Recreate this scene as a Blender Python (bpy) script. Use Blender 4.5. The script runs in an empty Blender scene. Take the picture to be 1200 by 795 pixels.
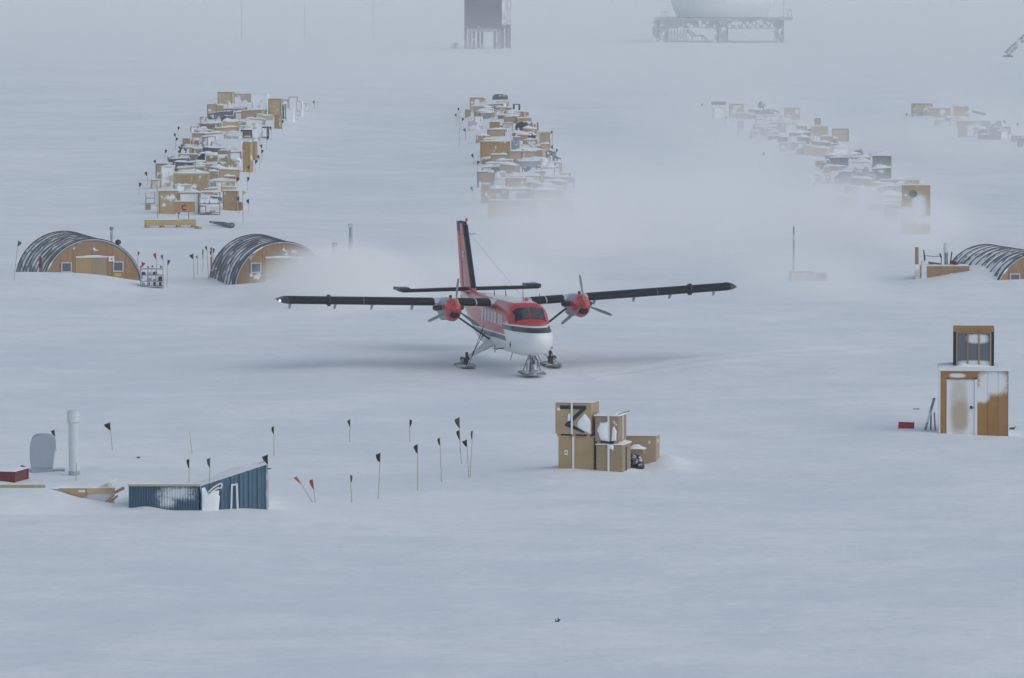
import bpy, math, random
import numpy as np
from mathutils import Vector, Matrix

SC = bpy.context.scene
COL = SC.collection
R = math.radians
rng = random.Random(7)

# ------------------------------------------------------------------ camera
F = 7000.0            # focal length in photograph pixels (1200 wide)
HC = 18.5             # camera height above the snow
HORY = -80.0          # row of the horizon in the photograph
PITCH = math.atan((397.5 - HORY) / F)
cam_d = bpy.data.cameras.new('camera')
cam_d.sensor_width = 36.0
cam_d.lens = F / 1200.0 * 36.0
cam_d.clip_start = 1.0
cam_d.clip_end = 20000.0
cam = bpy.data.objects.new('camera', cam_d)
COL.objects.link(cam)
cam.location = (0, 0, HC)
cam.rotation_euler = (math.pi / 2 - PITCH, 0, 0)
SC.camera = cam

# ------------------------------------------------------------------ light
SUN_EL, SUN_AZ = R(42), R(122)       # azimuth from +Y towards +X
w = bpy.data.worlds.new('World')
SC.world = w
w.use_nodes = True
wn = w.node_tree
bg = wn.nodes['Background']
sky = wn.nodes.new('ShaderNodeTexSky')
sky.sky_type = 'NISHITA'
sky.sun_disc = False
sky.sun_elevation = SUN_EL
sky.sun_rotation = SUN_AZ
sky.altitude = 2800
sky.air_density = 0.8
sky.dust_density = 5.0
sky.ozone_density = 1.0
hs_ = wn.nodes.new('ShaderNodeHueSaturation')      # cloud cover: the sky's colour is greyed evenly all round
hs_.inputs['Saturation'].default_value = 0.66; hs_.inputs['Hue'].default_value = 0.487
wn.links.new(sky.outputs[0], hs_.inputs['Color'])
wn.links.new(hs_.outputs[0], bg.inputs[0])
bg.inputs[1].default_value = 0.10
sd = bpy.data.lights.new('sun', 'SUN')
sd.energy = 0.5
sd.angle = R(90)
sd.color = (1.0, 0.985, 0.90)
sun = bpy.data.objects.new('sun', sd)
COL.objects.link(sun)
sdir = Vector((math.sin(SUN_AZ) * math.cos(SUN_EL), math.cos(SUN_AZ) * math.cos(SUN_EL), math.sin(SUN_EL)))
sun.rotation_euler = sdir.to_track_quat('Z', 'Y').to_euler()
SC.view_settings.view_transform = 'Standard'
SC.view_settings.look = 'None'
SC.view_settings.gamma = 1.0
SC.view_settings.use_curve_mapping = False
SC.view_settings.exposure = 0.76
SC.cycles.use_denoising = True
SC.cycles.volume_bounces = 6
SC.cycles.max_bounces = 10
SC.cycles.volume_step_rate = 1.0
SC.cycles.volume_max_steps = 256

# ------------------------------------------------------------------ snow surface
def _hash(ix, iy, seed):
    h = np.sin(ix * 127.1 + iy * 311.7 + seed * 74.7) * 43758.5453
    return h - np.floor(h)

def vnoise(x, y, seed):
    ix, iy = np.floor(x), np.floor(y)
    fx, fy = x - ix, y - iy
    fx = fx * fx * (3 - 2 * fx); fy = fy * fy * (3 - 2 * fy)
    a = _hash(ix, iy, seed); b = _hash(ix + 1, iy, seed)
    c = _hash(ix, iy + 1, seed); d = _hash(ix + 1, iy + 1, seed)
    return (a * (1 - fx) + b * fx) * (1 - fy) + (c * (1 - fx) + d * fx) * fy - 0.5

def flat(px, py, z=0.0):
    """pixel of the photograph -> point of the level plane at height z"""
    dx, dy = (px - 600.0) / F, (397.5 - py) / F
    cp, sp = math.cos(PITCH), math.sin(PITCH)
    d = Vector((dx, cp + dy * sp, -sp + dy * cp))
    t = (z - HC) / d.z
    return Vector((0, 0, HC)) + d * t

BUMPS = []   # x, y, rx, ry, height
def bump(px, py, rx, ry, h):
    p = flat(px, py); BUMPS.append((p.x, p.y, rx, ry, h))
# drifts banked in front of the arched huts
bump(60, 343, 5.2, 5.0, 0.55); bump(120, 345, 3.0, 4.0, 0.30); bump(0, 340, 4.5, 6.0, 0.45)
bump(300, 349, 5.5, 5.0, 0.35); bump(390, 347, 5.0, 6.0, 0.40)
bump(1212, 333, 4.2, 4.5, 1.05); bump(1155, 334, 2.6, 4.5, 0.22); bump(1085, 333, 4, 5, 0.15)
# crate pile and hut surroundings
bump(783, 547.5, 0.75, 2.2, 0.30); bump(672, 553, 0.5, 0.8, 0.10); bump(725, 556, 0.6, 0.9, 0.08); bump(690, 556, 1.4, 2.0, 0.10); bump(640, 560, 2.0, 3.0, 0.12)
bump(1140, 519, 2.5, 3.0, 0.16); bump(1060, 512, 2.0, 2.5, 0.14)
bump(275, 601, 0.9, 0.8, 0.13); bump(172, 602, 0.6, 0.9, 0.20); bump(222, 601, 0.4, 0.7, 0.07); bump(1125, 514, 0.35, 0.7, 0.08); bump(1170, 515, 0.4, 0.7, 0.05)
bump(900, 478, 9.0, 5.0, 0.22); bump(420, 505, 7.0, 5.0, 0.20)
bump(700, 470, 8.0, 4.0, 0.15); bump(1150, 560, 6.0, 5.0, 0.2); bump(300, 470, 6, 5, 0.18)
bump(250, 690, 3.0, 3.0, 0.10); bump(800, 640, 5.0, 3.0, 0.12); bump(500, 640, 5, 3, 0.10)
RIDGES = []
def ridge(p0, p1, wdt, h):
    a, b = flat(*p0), flat(*p1); RIDGES.append((a.x, a.y, b.x, b.y, wdt, h))
ridge((690, 436), (1020, 404), 0.35, 0.07); ridge((700, 440), (1040, 409), 0.35, 0.06)
ridge((228, 240), (325, 135), 4.0, 0.5)
ridge((622, 245), (580, 128), 4.0, 0.5)
ridge((1060, 262), (855, 135), 4.0, 0.5)
ridge((1180, 170), (1085, 132), 4.0, 0.4)

def ground(x, y):
    x = np.asarray(x, float); y = np.asarray(y, float)
    far = np.clip((900 - y) / 300, 0.25, 1.0)
    z = 0.50 * vnoise(x / 46, y / 60, 1) * far
    z += 0.36 * vnoise(x / 15 + y / 60, y / 22, 2) * far
    z += 0.19 * vnoise(x / 6.0 + y / 30, y / 7.5, 3)
    z += 0.075 * vnoise(x / 2.2 + y / 14, y / 2.6, 4)
    r = vnoise(x / 3.4 + y / 30, y / 2.0, 5)
    z += 0.20 * np.maximum(r - 0.10, 0) * (vnoise(x / 18, y / 25, 9) + 0.6)
    for bx, by, rx, ry, h in BUMPS:
        z = z + h * np.exp(-((x - bx) / rx) ** 2 - ((y - by) / ry) ** 2)
    for ax, ay, bx, by, wd, h in RIDGES:
        lx, ly = bx - ax, by - ay
        t = np.clip(((x - ax) * lx + (y - ay) * ly) / (lx * lx + ly * ly), 0, 1)
        d2 = (x - ax - t * lx) ** 2 + ((y - ay - t * ly) * 0.35) ** 2
        z = z + h * np.exp(-d2 / wd ** 2)
    return z

def P(px, py):
    """pixel of the photograph -> point on the snow"""
    p = flat(px, py)
    for _ in range(25):
        g = float(ground(p.x, p.y))
        p = p * 0.4 + flat(px, py, g) * 0.6
    p.z = float(ground(p.x, p.y))
    return p

def scale_at(p):
    return F / math.sqrt(p.x ** 2 + p.y ** 2 + (HC - p.z) ** 2)

# ------------------------------------------------------------------ materials
def nmat(name):
    m = bpy.data.materials.new(name); m.use_nodes = True
    nt = m.node_tree
    return m, nt, nt.nodes['Principled BSDF']

def node(nt, t, **kw):
    n = nt.nodes.new(t)
    for k, v in kw.items():
        if hasattr(n, k): setattr(n, k, v)
        else: n.inputs[k].default_value = v
    return n

def math_n(nt, op, a, b=None, c=None, clamp=False):
    n = nt.nodes.new('ShaderNodeMath'); n.operation = op; n.use_clamp = clamp
    for i, v in enumerate((a, b, c)):
        if v is None: continue
        if isinstance(v, (int, float)): n.inputs[i].default_value = v
        else: nt.links.new(v, n.inputs[i])
    return n.outputs[0]

def mixc(nt, fac, a, b):
    n = nt.nodes.new('ShaderNodeMix'); n.data_type = 'RGBA'
    for s, v in ((n.inputs[0], fac), (n.inputs[6], a), (n.inputs[7], b)):
        if isinstance(v, (int, float)): s.default_value = v
        elif isinstance(v, tuple): s.default_value = (*v, 1) if len(v) == 3 else v
        else: nt.links.new(v, s)
    return n.outputs[2]

def noise(nt, vec, scale, detail=3, rough=0.55):
    n = node(nt, 'ShaderNodeTexNoise'); n.inputs['Scale'].default_value = scale
    n.inputs['Detail'].default_value = detail; n.inputs['Roughness'].default_value = rough
    if vec is not None: nt.links.new(vec, n.inputs['Vector'])
    return n.outputs['Fac']

def ramp(nt, v, lo, hi):
    n = node(nt, 'ShaderNodeMapRange'); n.interpolation_type = 'SMOOTHSTEP'
    n.inputs['From Min'].default_value = lo; n.inputs['From Max'].default_value = hi
    nt.links.new(v, n.inputs['Value']); return n.outputs['Result']

def mapping(nt, vec, scale=(1, 1, 1), rot=(0, 0, 0), loc=(0, 0, 0)):
    n = node(nt, 'ShaderNodeMapping'); n.inputs['Scale'].default_value = scale
    n.inputs['Rotation'].default_value = rot; n.inputs['Location'].default_value = loc
    nt.links.new(vec, n.inputs['Vector']); return n.outputs['Vector']

SNOW = (0.84, 0.85, 0.865)
def objvec(nt):
    """object coordinates shifted by a number of the object's own"""
    tc = node(nt, 'ShaderNodeTexCoord'); oi = node(nt, 'ShaderNodeObjectInfo')
    s = node(nt, 'ShaderNodeVectorMath', operation='SCALE')
    s.inputs[0].default_value = (37, 51, 23); nt.links.new(oi.outputs['Random'], s.inputs['Scale'])
    a = node(nt, 'ShaderNodeVectorMath', operation='ADD')
    nt.links.new(tc.outputs['Object'], a.inputs[0]); nt.links.new(s.outputs[0], a.inputs[1])
    return tc.outputs['Object'], a.outputs[0], oi.outputs['Random']

def mat_snow():
    m, nt, b = nmat('snow')
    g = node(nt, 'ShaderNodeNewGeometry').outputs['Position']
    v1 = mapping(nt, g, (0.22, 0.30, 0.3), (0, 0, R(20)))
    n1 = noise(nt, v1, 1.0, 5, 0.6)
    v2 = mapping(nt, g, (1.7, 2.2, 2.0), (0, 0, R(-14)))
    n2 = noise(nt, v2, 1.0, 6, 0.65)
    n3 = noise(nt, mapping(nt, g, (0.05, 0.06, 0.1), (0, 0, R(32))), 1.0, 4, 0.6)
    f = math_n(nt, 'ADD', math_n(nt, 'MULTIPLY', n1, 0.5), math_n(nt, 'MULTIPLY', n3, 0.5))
    col = mixc(nt, ramp(nt, math_n(nt, 'ADD', math_n(nt, 'MULTIPLY', f, 0.7), math_n(nt, 'MULTIPLY', n2, 0.3)), 0.40, 0.62), (0.765, 0.785, 0.815), (0.875, 0.875, 0.878))  # wind-crust tones; the bands also paint relief shading into the colour
    nt.links.new(col, b.inputs['Base Color'])
    b.inputs['Roughness'].default_value = 0.75
    b.inputs['Specular IOR Level'].default_value = 0.2
    h = math_n(nt, 'ADD', math_n(nt, 'MULTIPLY', n1, 0.5), math_n(nt, 'MULTIPLY', n2, 0.16))
    bp = node(nt, 'ShaderNodeBump'); bp.inputs['Strength'].default_value = 0.8; bp.inputs['Distance'].default_value = 0.35
    nt.links.new(h, bp.inputs['Height']); nt.links.new(bp.outputs[0], b.inputs['Normal'])
    return m

def mat_cap():
    m, nt, b = nmat('settled_snow')
    o, ov, r = objvec(nt)
    n = noise(nt, ov, 3.0, 5)
    nt.links.new(mixc(nt, n, (0.79, 0.80, 0.82), (0.87, 0.87, 0.875)), b.inputs['Base Color'])
    b.inputs['Roughness'].default_value = 0.8
    bp = node(nt, 'ShaderNodeBump'); bp.inputs['Strength'].default_value = 0.5; bp.inputs['Distance'].default_value = 0.08
    nt.links.new(n, bp.inputs['Height']); nt.links.new(bp.outputs[0], b.inputs['Normal'])
    return m

def mat_wood(name, col, vary=0.25, snow=0.0, grain=(1.2, 1.2, 14), rough=0.75, top=0.62, each=1.0):
    """plywood or boards with grain, weather stains and wind-packed snow sticking in patches of its own"""
    m, nt, b = nmat(name)
    o, ov, r = objvec(nt)
    g = noise(nt, mapping(nt, ov, grain), 2.0, 5, 0.6)
    st = noise(nt, ov, 1.3, 4, 0.6)
    dark = tuple(c * (1 - vary) for c in col); lite = tuple(min(1, c * (1 + vary * 0.7)) for c in col)
    c1 = mixc(nt, g, dark, lite)
    c2 = mixc(nt, math_n(nt, 'MULTIPLY', ramp(nt, st, 0.45, 0.75), 0.45), c1, tuple(c * 0.62 for c in col))
    hs = node(nt, 'ShaderNodeHueSaturation')
    nt.links.new(c2, hs.inputs['Color'])
    nt.links.new(math_n(nt, 'ADD', math_n(nt, 'MULTIPLY', r, 0.36 * each), 1 - 0.2 * each), hs.inputs['Value'])
    nt.links.new(math_n(nt, 'ADD', math_n(nt, 'MULTIPLY', math_n(nt, 'FRACT', math_n(nt, 'MULTIPLY', r, 7.3)), 0.3 * each), 1 - 0.22 * each), hs.inputs['Saturation'])
    out = hs.outputs[0]
    if snow > 0:
        s1 = noise(nt, ov, 0.9, 5, 0.65)
        msk = ramp(nt, s1, top - snow * 0.3, top + 0.05 - snow * 0.22)
        out = mixc(nt, math_n(nt, 'MULTIPLY', msk, 0.92), out, SNOW)
    nt.links.new(out, b.inputs['Base Color'])
    b.inputs['Roughness'].default_value = rough
    bp = node(nt, 'ShaderNodeBump'); bp.inputs['Strength'].default_value = 0.25; bp.inputs['Distance'].default_value = 0.01
    nt.links.new(g, bp.inputs['Height']); nt.links.new(bp.outputs[0], b.inputs['Normal'])
    return m

def mat_plain(name, col, rough=0.5, metal=0.0, vary=0.2, snow=0.0, coat=0.0, scale=2.0, top=0.62):
    m, nt, b = nmat(name)
    o, ov, r = objvec(nt)
    n = noise(nt, ov, scale, 5, 0.6)
    out = mixc(nt, n, tuple(c * (1 - vary) for c in col), tuple(min(1, c * (1 + vary)) for c in col))
    if snow > 0:
        s1 = noise(nt, ov, 1.1, 5, 0.65)
        out = mixc(nt, math_n(nt, 'MULTIPLY', ramp(nt, s1, top - snow * 0.3, top + 0.06 - snow * 0.22), 0.92), out, SNOW)
    nt.links.new(out, b.inputs['Base Color'])
    b.inputs['Roughness'].default_value = rough
    b.inputs['Metallic'].default_value = metal
    b.inputs['Coat Weight'].default_value = coat
    b.inputs['Coat Roughness'].default_value = 0.15
    return m

M = {}
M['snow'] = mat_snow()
M['cap'] = mat_cap()
M['tan'] = mat_wood('tan_plywood', (0.45, 0.315, 0.175), 0.2, 0.18)
M['tan_clean'] = mat_wood('clean_plywood', (0.39, 0.265, 0.13), 0.2)
M['ochre'] = mat_wood('ochre_plywood', (0.43, 0.29, 0.13), 0.2, 0.12)
M['pale'] = mat_wood('pale_plywood', (0.52, 0.43, 0.33), 0.15, 0.6)
M['brown'] = mat_wood('brown_plywood', (0.30, 0.20, 0.11), 0.25, 0.12)
M['shed_wood'] = mat_wood('shed_board', (0.33, 0.165, 0.048), 0.25, 0.0, (2, 2, 0.35), each=0.2)
M['hut_wood'] = mat_wood('hut_board', (0.345, 0.205, 0.11), 0.25, 0.05, (2, 2, 0.3), each=0.35)
M['door_wood'] = mat_wood('door_board', (0.42, 0.29, 0.155), 0.18, 0.0, (2, 2, 0.3))
M['lumber'] = mat_wood('lumber', (0.50, 0.38, 0.20), 0.2, 0.1, (0.5, 6, 6))
M['lumber_brown'] = mat_wood('lumber_brown', (0.38, 0.235, 0.11), 0.2, 0.0, (0.5, 6, 6))
M['olive'] = mat_wood('olive_board', (0.34, 0.29, 0.15), 0.25, 0.3)
M['pink'] = mat_wood('pale_pink_board', (0.52, 0.43, 0.41), 0.1, 0.55)
M['snowy'] = mat_plain('snow_plastered_board', (0.42, 0.40, 0.38), 0.8, 0, 0.25, 1.05)
M['grey'] = mat_plain('grey_painted_metal', (0.22, 0.24, 0.27), 0.6, 0, 0.25, 0.35)
M['dgrey'] = mat_plain('dark_grey_sheet', (0.09, 0.10, 0.12), 0.6, 0, 0.25, 0.15)
M['tarp'] = mat_plain('dark_tarp', (0.022, 0.026, 0.035), 0.55, 0, 0.3, 0.05)
M['black'] = mat_plain('black_cloth', (0.008, 0.009, 0.013), 0.8, 0, 0.2)
M['greyflag'] = mat_plain('grey_cloth', (0.05, 0.055, 0.065), 0.8, 0, 0.2)
M['red'] = mat_plain('red_cloth', (0.42, 0.03, 0.035), 0.8, 0, 0.2)
M['orange'] = mat_plain('orange_cloth', (0.55, 0.14, 0.06), 0.8, 0, 0.2)
M['green'] = mat_plain('green_cloth', (0.01, 0.13, 0.10), 0.8, 0, 0.2)
M['blue'] = mat_plain('blue_cloth', (0.03, 0.06, 0.22), 0.8, 0, 0.2)
M['yellow'] = mat_plain('yellow_print', (0.55, 0.42, 0.05), 0.7, 0, 0.2)
M['bamboo'] = mat_plain('bamboo', (0.36, 0.30, 0.20), 0.6, 0, 0.25)
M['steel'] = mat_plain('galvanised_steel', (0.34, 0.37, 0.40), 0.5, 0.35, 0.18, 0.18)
M['duct'] = mat_plain('galvanised_duct', (0.36, 0.41, 0.45), 0.5, 0.3, 0.18, 0.0, 0, 1.2)
M['pipe_white'] = mat_plain('white_pipe', (0.60, 0.62, 0.63), 0.5, 0, 0.08)
M['white'] = mat_plain('white_paint', (0.75, 0.76, 0.77), 0.5, 0, 0.06)
M['white_frost'] = mat_plain('frosted_trim', (0.70, 0.71, 0.73), 0.7, 0, 0.08)
M['fabric'] = mat_plain('dark_hut_fabric', (0.19, 0.20, 0.21), 0.6, 0, 0.3, 0.5, 0, 1.5)
M['rib'] = mat_plain('hut_rib_fabric', (0.07, 0.077, 0.085), 0.6, 0, 0.3)
M['crimson'] = mat_plain('crimson_board', (0.15, 0.018, 0.02), 0.6, 0, 0.2)
M['redsign'] = mat_plain('red_board', (0.34, 0.015, 0.03), 0.6, 0, 0.12)
M['strap'] = mat_plain('white_strap', (0.72, 0.73, 0.74), 0.6, 0, 0.06)
M['tape'] = mat_plain('black_tape', (0.012, 0.013, 0.015), 0.5, 0, 0.2)
M['paper'] = mat_plain('paper_tag', (0.72, 0.72, 0.70), 0.8, 0, 0.05)
M['bag'] = mat_plain('black_bag', (0.012, 0.016, 0.026), 0.35, 0, 0.3, 0.28)
M['trim'] = mat_wood('yellow_trim', (0.36, 0.32, 0.15), 0.2, 0.1, (0.5, 6, 6))
M['frame_grey'] = mat_plain('weathered_frame', (0.48, 0.49, 0.50), 0.7, 0, 0.12)
M['pane'] = mat_plain('dark_pane', (0.10, 0.115, 0.14), 0.2, 0, 0.15, 0.0, 0.3)

# ------------------------------------------------------------------ mesh helpers
class MB:
    def __init__(s): s.v, s.f, s.mi = [], [], []
    def add(s, vs, fs, mi=0):
        b = len(s.v); s.v += [tuple(v) for v in vs]
        s.f += [tuple(i + b for i in f) for f in fs]; s.mi += [mi] * len(fs)
        return s
    def box(s, x0, x1, y0, y1, z0, z1, mi=0, mat=None, bev=0.0):
        if bev > 0:
            c = []
            for z, e in ((z0, bev), (z0 + bev, 0), (z1 - bev, 0), (z1, bev)):
                x_, X_, y_, Y_ = x0 + e, x1 - e, y0 + e, y1 - e
                c += [(x_ + (bev - e), y_, z), (X_ - (bev - e), y_, z), (X_, y_ + (bev - e), z), (X_, Y_ - (bev - e), z),
                      (X_ - (bev - e), Y_, z), (x_ + (bev - e), Y_, z), (x_, Y_ - (bev - e), z), (x_, y_ + (bev - e), z)]
            fs = [tuple(range(7, -1, -1)), tuple(range(24, 32))]
            for k in range(3):
                for i in range(8):
                    j = (i + 1) % 8
                    fs.append((k * 8 + i, k * 8 + j, k * 8 + 8 + j, k * 8 + 8 + i))
        else:
            c = [(x0, y0, z0), (x1, y0, z0), (x1, y1, z0), (x0, y1, z0), (x0, y0, z1), (x1, y0, z1), (x1, y1, z1), (x0, y1, z1)]
            fs = [(3, 2, 1, 0), (4, 5, 6, 7), (0, 1, 5, 4), (1, 2, 6, 5), (2, 3, 7, 6), (3, 0, 4, 7)]
        if mat is not None: c = [mat @ Vector(p) for p in c]
        return s.add(c, fs, mi)
    def tube(s, p0, p1, r0, r1=None, n=8, mi=0, caps=True):
        r1 = r0 if r1 is None else r1
        p0, p1 = Vector(p0), Vector(p1); d = (p1 - p0).normalized()
        a = d.orthogonal().normalized(); b = d.cross(a)
        vs = []
        for p, r in ((p0, r0), (p1, r1)):
            for i in range(n):
                t = 2 * math.pi * i / n; vs.append(p + (a * math.cos(t) + b * math.sin(t)) * r)
        fs = [(i, (i + 1) % n, n + (i + 1) % n, n + i) for i in range(n)]
        if caps: fs += [tuple(range(n - 1, -1, -1)), tuple(range(n, 2 * n))]
        return s.add(vs, fs, mi)
    def path(s, pts, r, n=6, mi=0):
        for a, b in zip(pts, pts[1:]): s.tube(a, b, r, r, n, mi)
        return s
    def loft(s, rings, mi=0, cap=True, closed=True):
        n = len(rings[0]); vs = [p for r in rings for p in r]; fs = []
        m = n if closed else n - 1
        for k in range(len(rings) - 1):
            for i in range(m):
                j = (i + 1) % n
                fs.append((k * n + i, k * n + j, (k + 1) * n + j, (k + 1) * n + i))
        if cap:
            fs.append(tuple(range(n - 1, -1, -1))); fs.append(tuple(range((len(rings) - 1) * n, len(rings) * n)))
        return s.add(vs, fs, mi)
    def prism(s, poly, y0, y1, mi=0):
        """polygon in x-z extruded along y"""
        n = len(poly)
        vs = [(x, y0, z) for x, z in poly] + [(x, y1, z) for x, z in poly]
        fs = [tuple(range(n)), tuple(range(2 * n - 1, n - 1, -1))]
        fs += [((i + 1) % n, i, n + i, n + (i + 1) % n) for i in range(n)]
        return s.add(vs, fs, mi)
    def ball(s, c, rx, ry=None, rz=None, n=10, m=6, mi=0):
        ry = rx if ry is None else ry; rz = rx if rz is None else rz
        rings = []
        for k in range(m + 1):
            t = math.pi * k / m; q = max(math.sin(t), 0.02)
            rings.append([(c[0] + rx * q * math.cos(2 * math.pi * i / n), c[1] + ry * q * math.sin(2 * math.pi * i / n), c[2] - rz * math.cos(t)) for i in range(n)])
        return s.loft(rings, mi)
    def build(s, name, mats, parent=None, smooth=False):
        me = bpy.data.meshes.new(name); me.from_pydata(s.v, [], s.f); me.update()
        if not isinstance(mats, (list, tuple)): mats = [mats]
        for m in mats: me.materials.append(m)
        if len(mats) > 1: me.polygons.foreach_set('material_index', s.mi)
        import bmesh
        bm = bmesh.new(); bm.from_mesh(me); bmesh.ops.recalc_face_normals(bm, faces=bm.faces); bm.to_mesh(me); bm.free()
        if smooth:
            me.polygons.foreach_set('use_smooth', [True] * len(me.polygons))
            try: me.set_sharp_from_angle(angle=R(40))
            except Exception: pass
        o = bpy.data.objects.new(name, me); COL.objects.link(o)
        if parent is not None: o.parent = parent
        return o

def tag(o, label=None, cat=None, group=None, kind=None):
    if label: o['label'] = label
    if cat: o['category'] = cat
    if group: o['group'] = group
    if kind: o['kind'] = kind
    return o

def thing(name, loc, rz=0.0, label=None, cat=None, group=None):
    o = bpy.data.objects.new(name, None); COL.objects.link(o)
    o.location = loc; o.rotation_euler = (0, 0, rz); o.empty_display_size = 0.3
    return tag(o, label, cat, group)

def copy_tree(o, parent=None):
    c = o.copy(); COL.objects.link(c)
    if parent is not None: c.parent = parent
    for ch in list(o.children): copy_tree(ch, c)
    return c

def snow_slab(x0, x1, y0, y1, z, h, seed, over=0.02, nx=7, ny=4):
    """settled snow lying on a top: rounded, uneven, thinning at the rim; follows its own lumps"""
    r = random.Random(seed); mb = MB()
    x0 -= over; x1 += over; y0 -= over; y1 += over
    top = []; ph = [r.uniform(0, 6.28) for _ in range(4)]
    for j in range(ny + 1):
        for i in range(nx + 1):
            u, v = i / nx, j / ny
            e = (1 - abs(2 * u - 1) ** 4) * (1 - abs(2 * v - 1) ** 4)
            q = 0.65 + 0.25 * math.sin(u * 7 + ph[0]) + 0.2 * math.sin(v * 5 + ph[1]) + 0.15 * math.sin(u * 15 + v * 4 + ph[2])
            top.append((x0 + (x1 - x0) * u, y0 + (y1 - y0) * v, z + h * (0.22 + 0.78 * e) * max(q, 0.25)))
    n = nx + 1
    fs = [(j * n + i, j * n + i + 1, (j + 1) * n + i + 1, (j + 1) * n + i) for j in range(ny) for i in range(nx)]
    rim = [i for i in range(n)] + [j * n + nx for j in range(1, ny + 1)] + [ny * n + i for i in range(nx - 1, -1, -1)] + [j * n for j in range(ny - 1, 0, -1)]
    b = len(top); vs = top + [(top[i][0], top[i][1], z + 0.003) for i in rim]
    k = len(rim)
    fs += [(rim[(i + 1) % k], rim[i], b + i, b + (i + 1) % k) for i in range(k)]
    fs.append(tuple(b + i for i in range(k)))
    mb.add(vs, fs); return mb

# ------------------------------------------------------------------ ground sheet
def build_ground():
    ys = np.concatenate([np.linspace(-400, 100, 20), np.arange(112, 142, 4), np.arange(142, 345, 0.42), np.arange(345, 700, 1.05),
                         np.arange(700, 1700, 8), np.geomspace(1700, 6000, 24)])
    half = np.maximum(ys, 130) * 0.0885 * 1.12
    u = np.linspace(0, 1, 20)[1:] ** 2.2
    mid = half[:, None] * np.linspace(-1, 1, 301)[None, :]
    out = half[:, None] + (6000 - half[:, None]) * u[None, :]
    X = np.concatenate([-out[:, ::-1], mid, out], 1)
    Y = np.repeat(ys[:, None], X.shape[1], 1)
    Z = ground(X, Y)
    fade = np.concatenate([(1 - u)[::-1] ** 6, np.ones(301), (1 - u) ** 6])
    Z = Z * fade[None, :]
    ny, nx = X.shape
    me = bpy.data.meshes.new('snow_field')
    co = np.stack([X, Y, Z], -1).reshape(-1, 3)
    me.vertices.add(ny * nx); me.vertices.foreach_set('co', co.ravel())
    j, i = np.meshgrid(np.arange(ny - 1), np.arange(nx - 1), indexing='ij')
    a = (j * nx + i).ravel()
    q = np.stack([a, a + 1, a + nx + 1, a + nx], -1).astype(np.int32)
    me.loops.add(q.size); me.loops.foreach_set('vertex_index', q.ravel())
    me.polygons.add(len(q)); me.polygons.foreach_set('loop_start', np.arange(0, q.size, 4, dtype=np.int32))
    me.polygons.foreach_set('use_smooth', np.ones(len(q), bool))
    me.update(); me.validate()
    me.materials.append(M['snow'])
    o = bpy.data.objects.new('snow_field', me); COL.objects.link(o)
    tag(o, kind='structure'); return o
build_ground()

# ------------------------------------------------------------------ the ski plane
def mat_fuselage():
    m, nt, b = nmat('fuselage_paint')
    tc = node(nt, 'ShaderNodeTexCoord'); sp = node(nt, 'ShaderNodeSeparateXYZ')
    nt.links.new(tc.outputs['Object'], sp.inputs[0])
    x, y, z = sp.outputs
    ge = node(nt, 'ShaderNodeNewGeometry')
    n1 = noise(nt, tc.outputs['Object'], 2.2, 4)
    # the stripe drops by a slanted step behind the cockpit
    step = math_n(nt, 'GREATER_THAN', math_n(nt, 'ADD', x, math_n(nt, 'MULTIPLY', math_n(nt, 'SUBTRACT', z, 1.6), 0.9)), 3.25)
    aft = math_n(nt, 'ADD', 1.36, math_n(nt, 'MULTIPLY', math_n(nt, 'MAXIMUM', math_n(nt, 'MULTIPLY', math_n(nt, 'ADD', x, 2.5), -1), 0), 0.13))
    zb = math_n(nt, 'ADD', math_n(nt, 'MULTIPLY', step, 1.84), math_n(nt, 'MULTIPLY', math_n(nt, 'SUBTRACT', 1, step), aft))
    top = math_n(nt, 'ADD', zb, 0.20)
    white_c = mixc(nt, n1, (0.70, 0.71, 0.72), (0.78, 0.78, 0.78))
    red_c = mixc(nt, n1, (0.46, 0.024, 0.024), (0.54, 0.036, 0.034))
    c = mixc(nt, math_n(nt, 'GREATER_THAN', z, zb), white_c, (0.028, 0.030, 0.036))
    c = mixc(nt, math_n(nt, 'GREATER_THAN', z, top), c, (0.74, 0.74, 0.74))
    c = mixc(nt, math_n(nt, 'GREATER_THAN', z, math_n(nt, 'ADD', top, 0.06)), c, red_c)
    roof = math_n(nt, 'MULTIPLY', math_n(nt, 'GREATER_THAN', math_n(nt, 'ADD', z, math_n(nt, 'MULTIPLY', n1, 0.05)), 2.955),
                  math_n(nt, 'LESS_THAN', x, 3.3))
    c = mixc(nt, roof, c, (0.66, 0.60, 0.55))
    nt.links.new(c, b.inputs['Base Color'])
    b.inputs['Roughness'].default_value = 0.42
    b.inputs['Coat Weight'].default_value = 0.5; b.inputs['Coat Roughness'].default_value = 0.3
    return m

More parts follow.
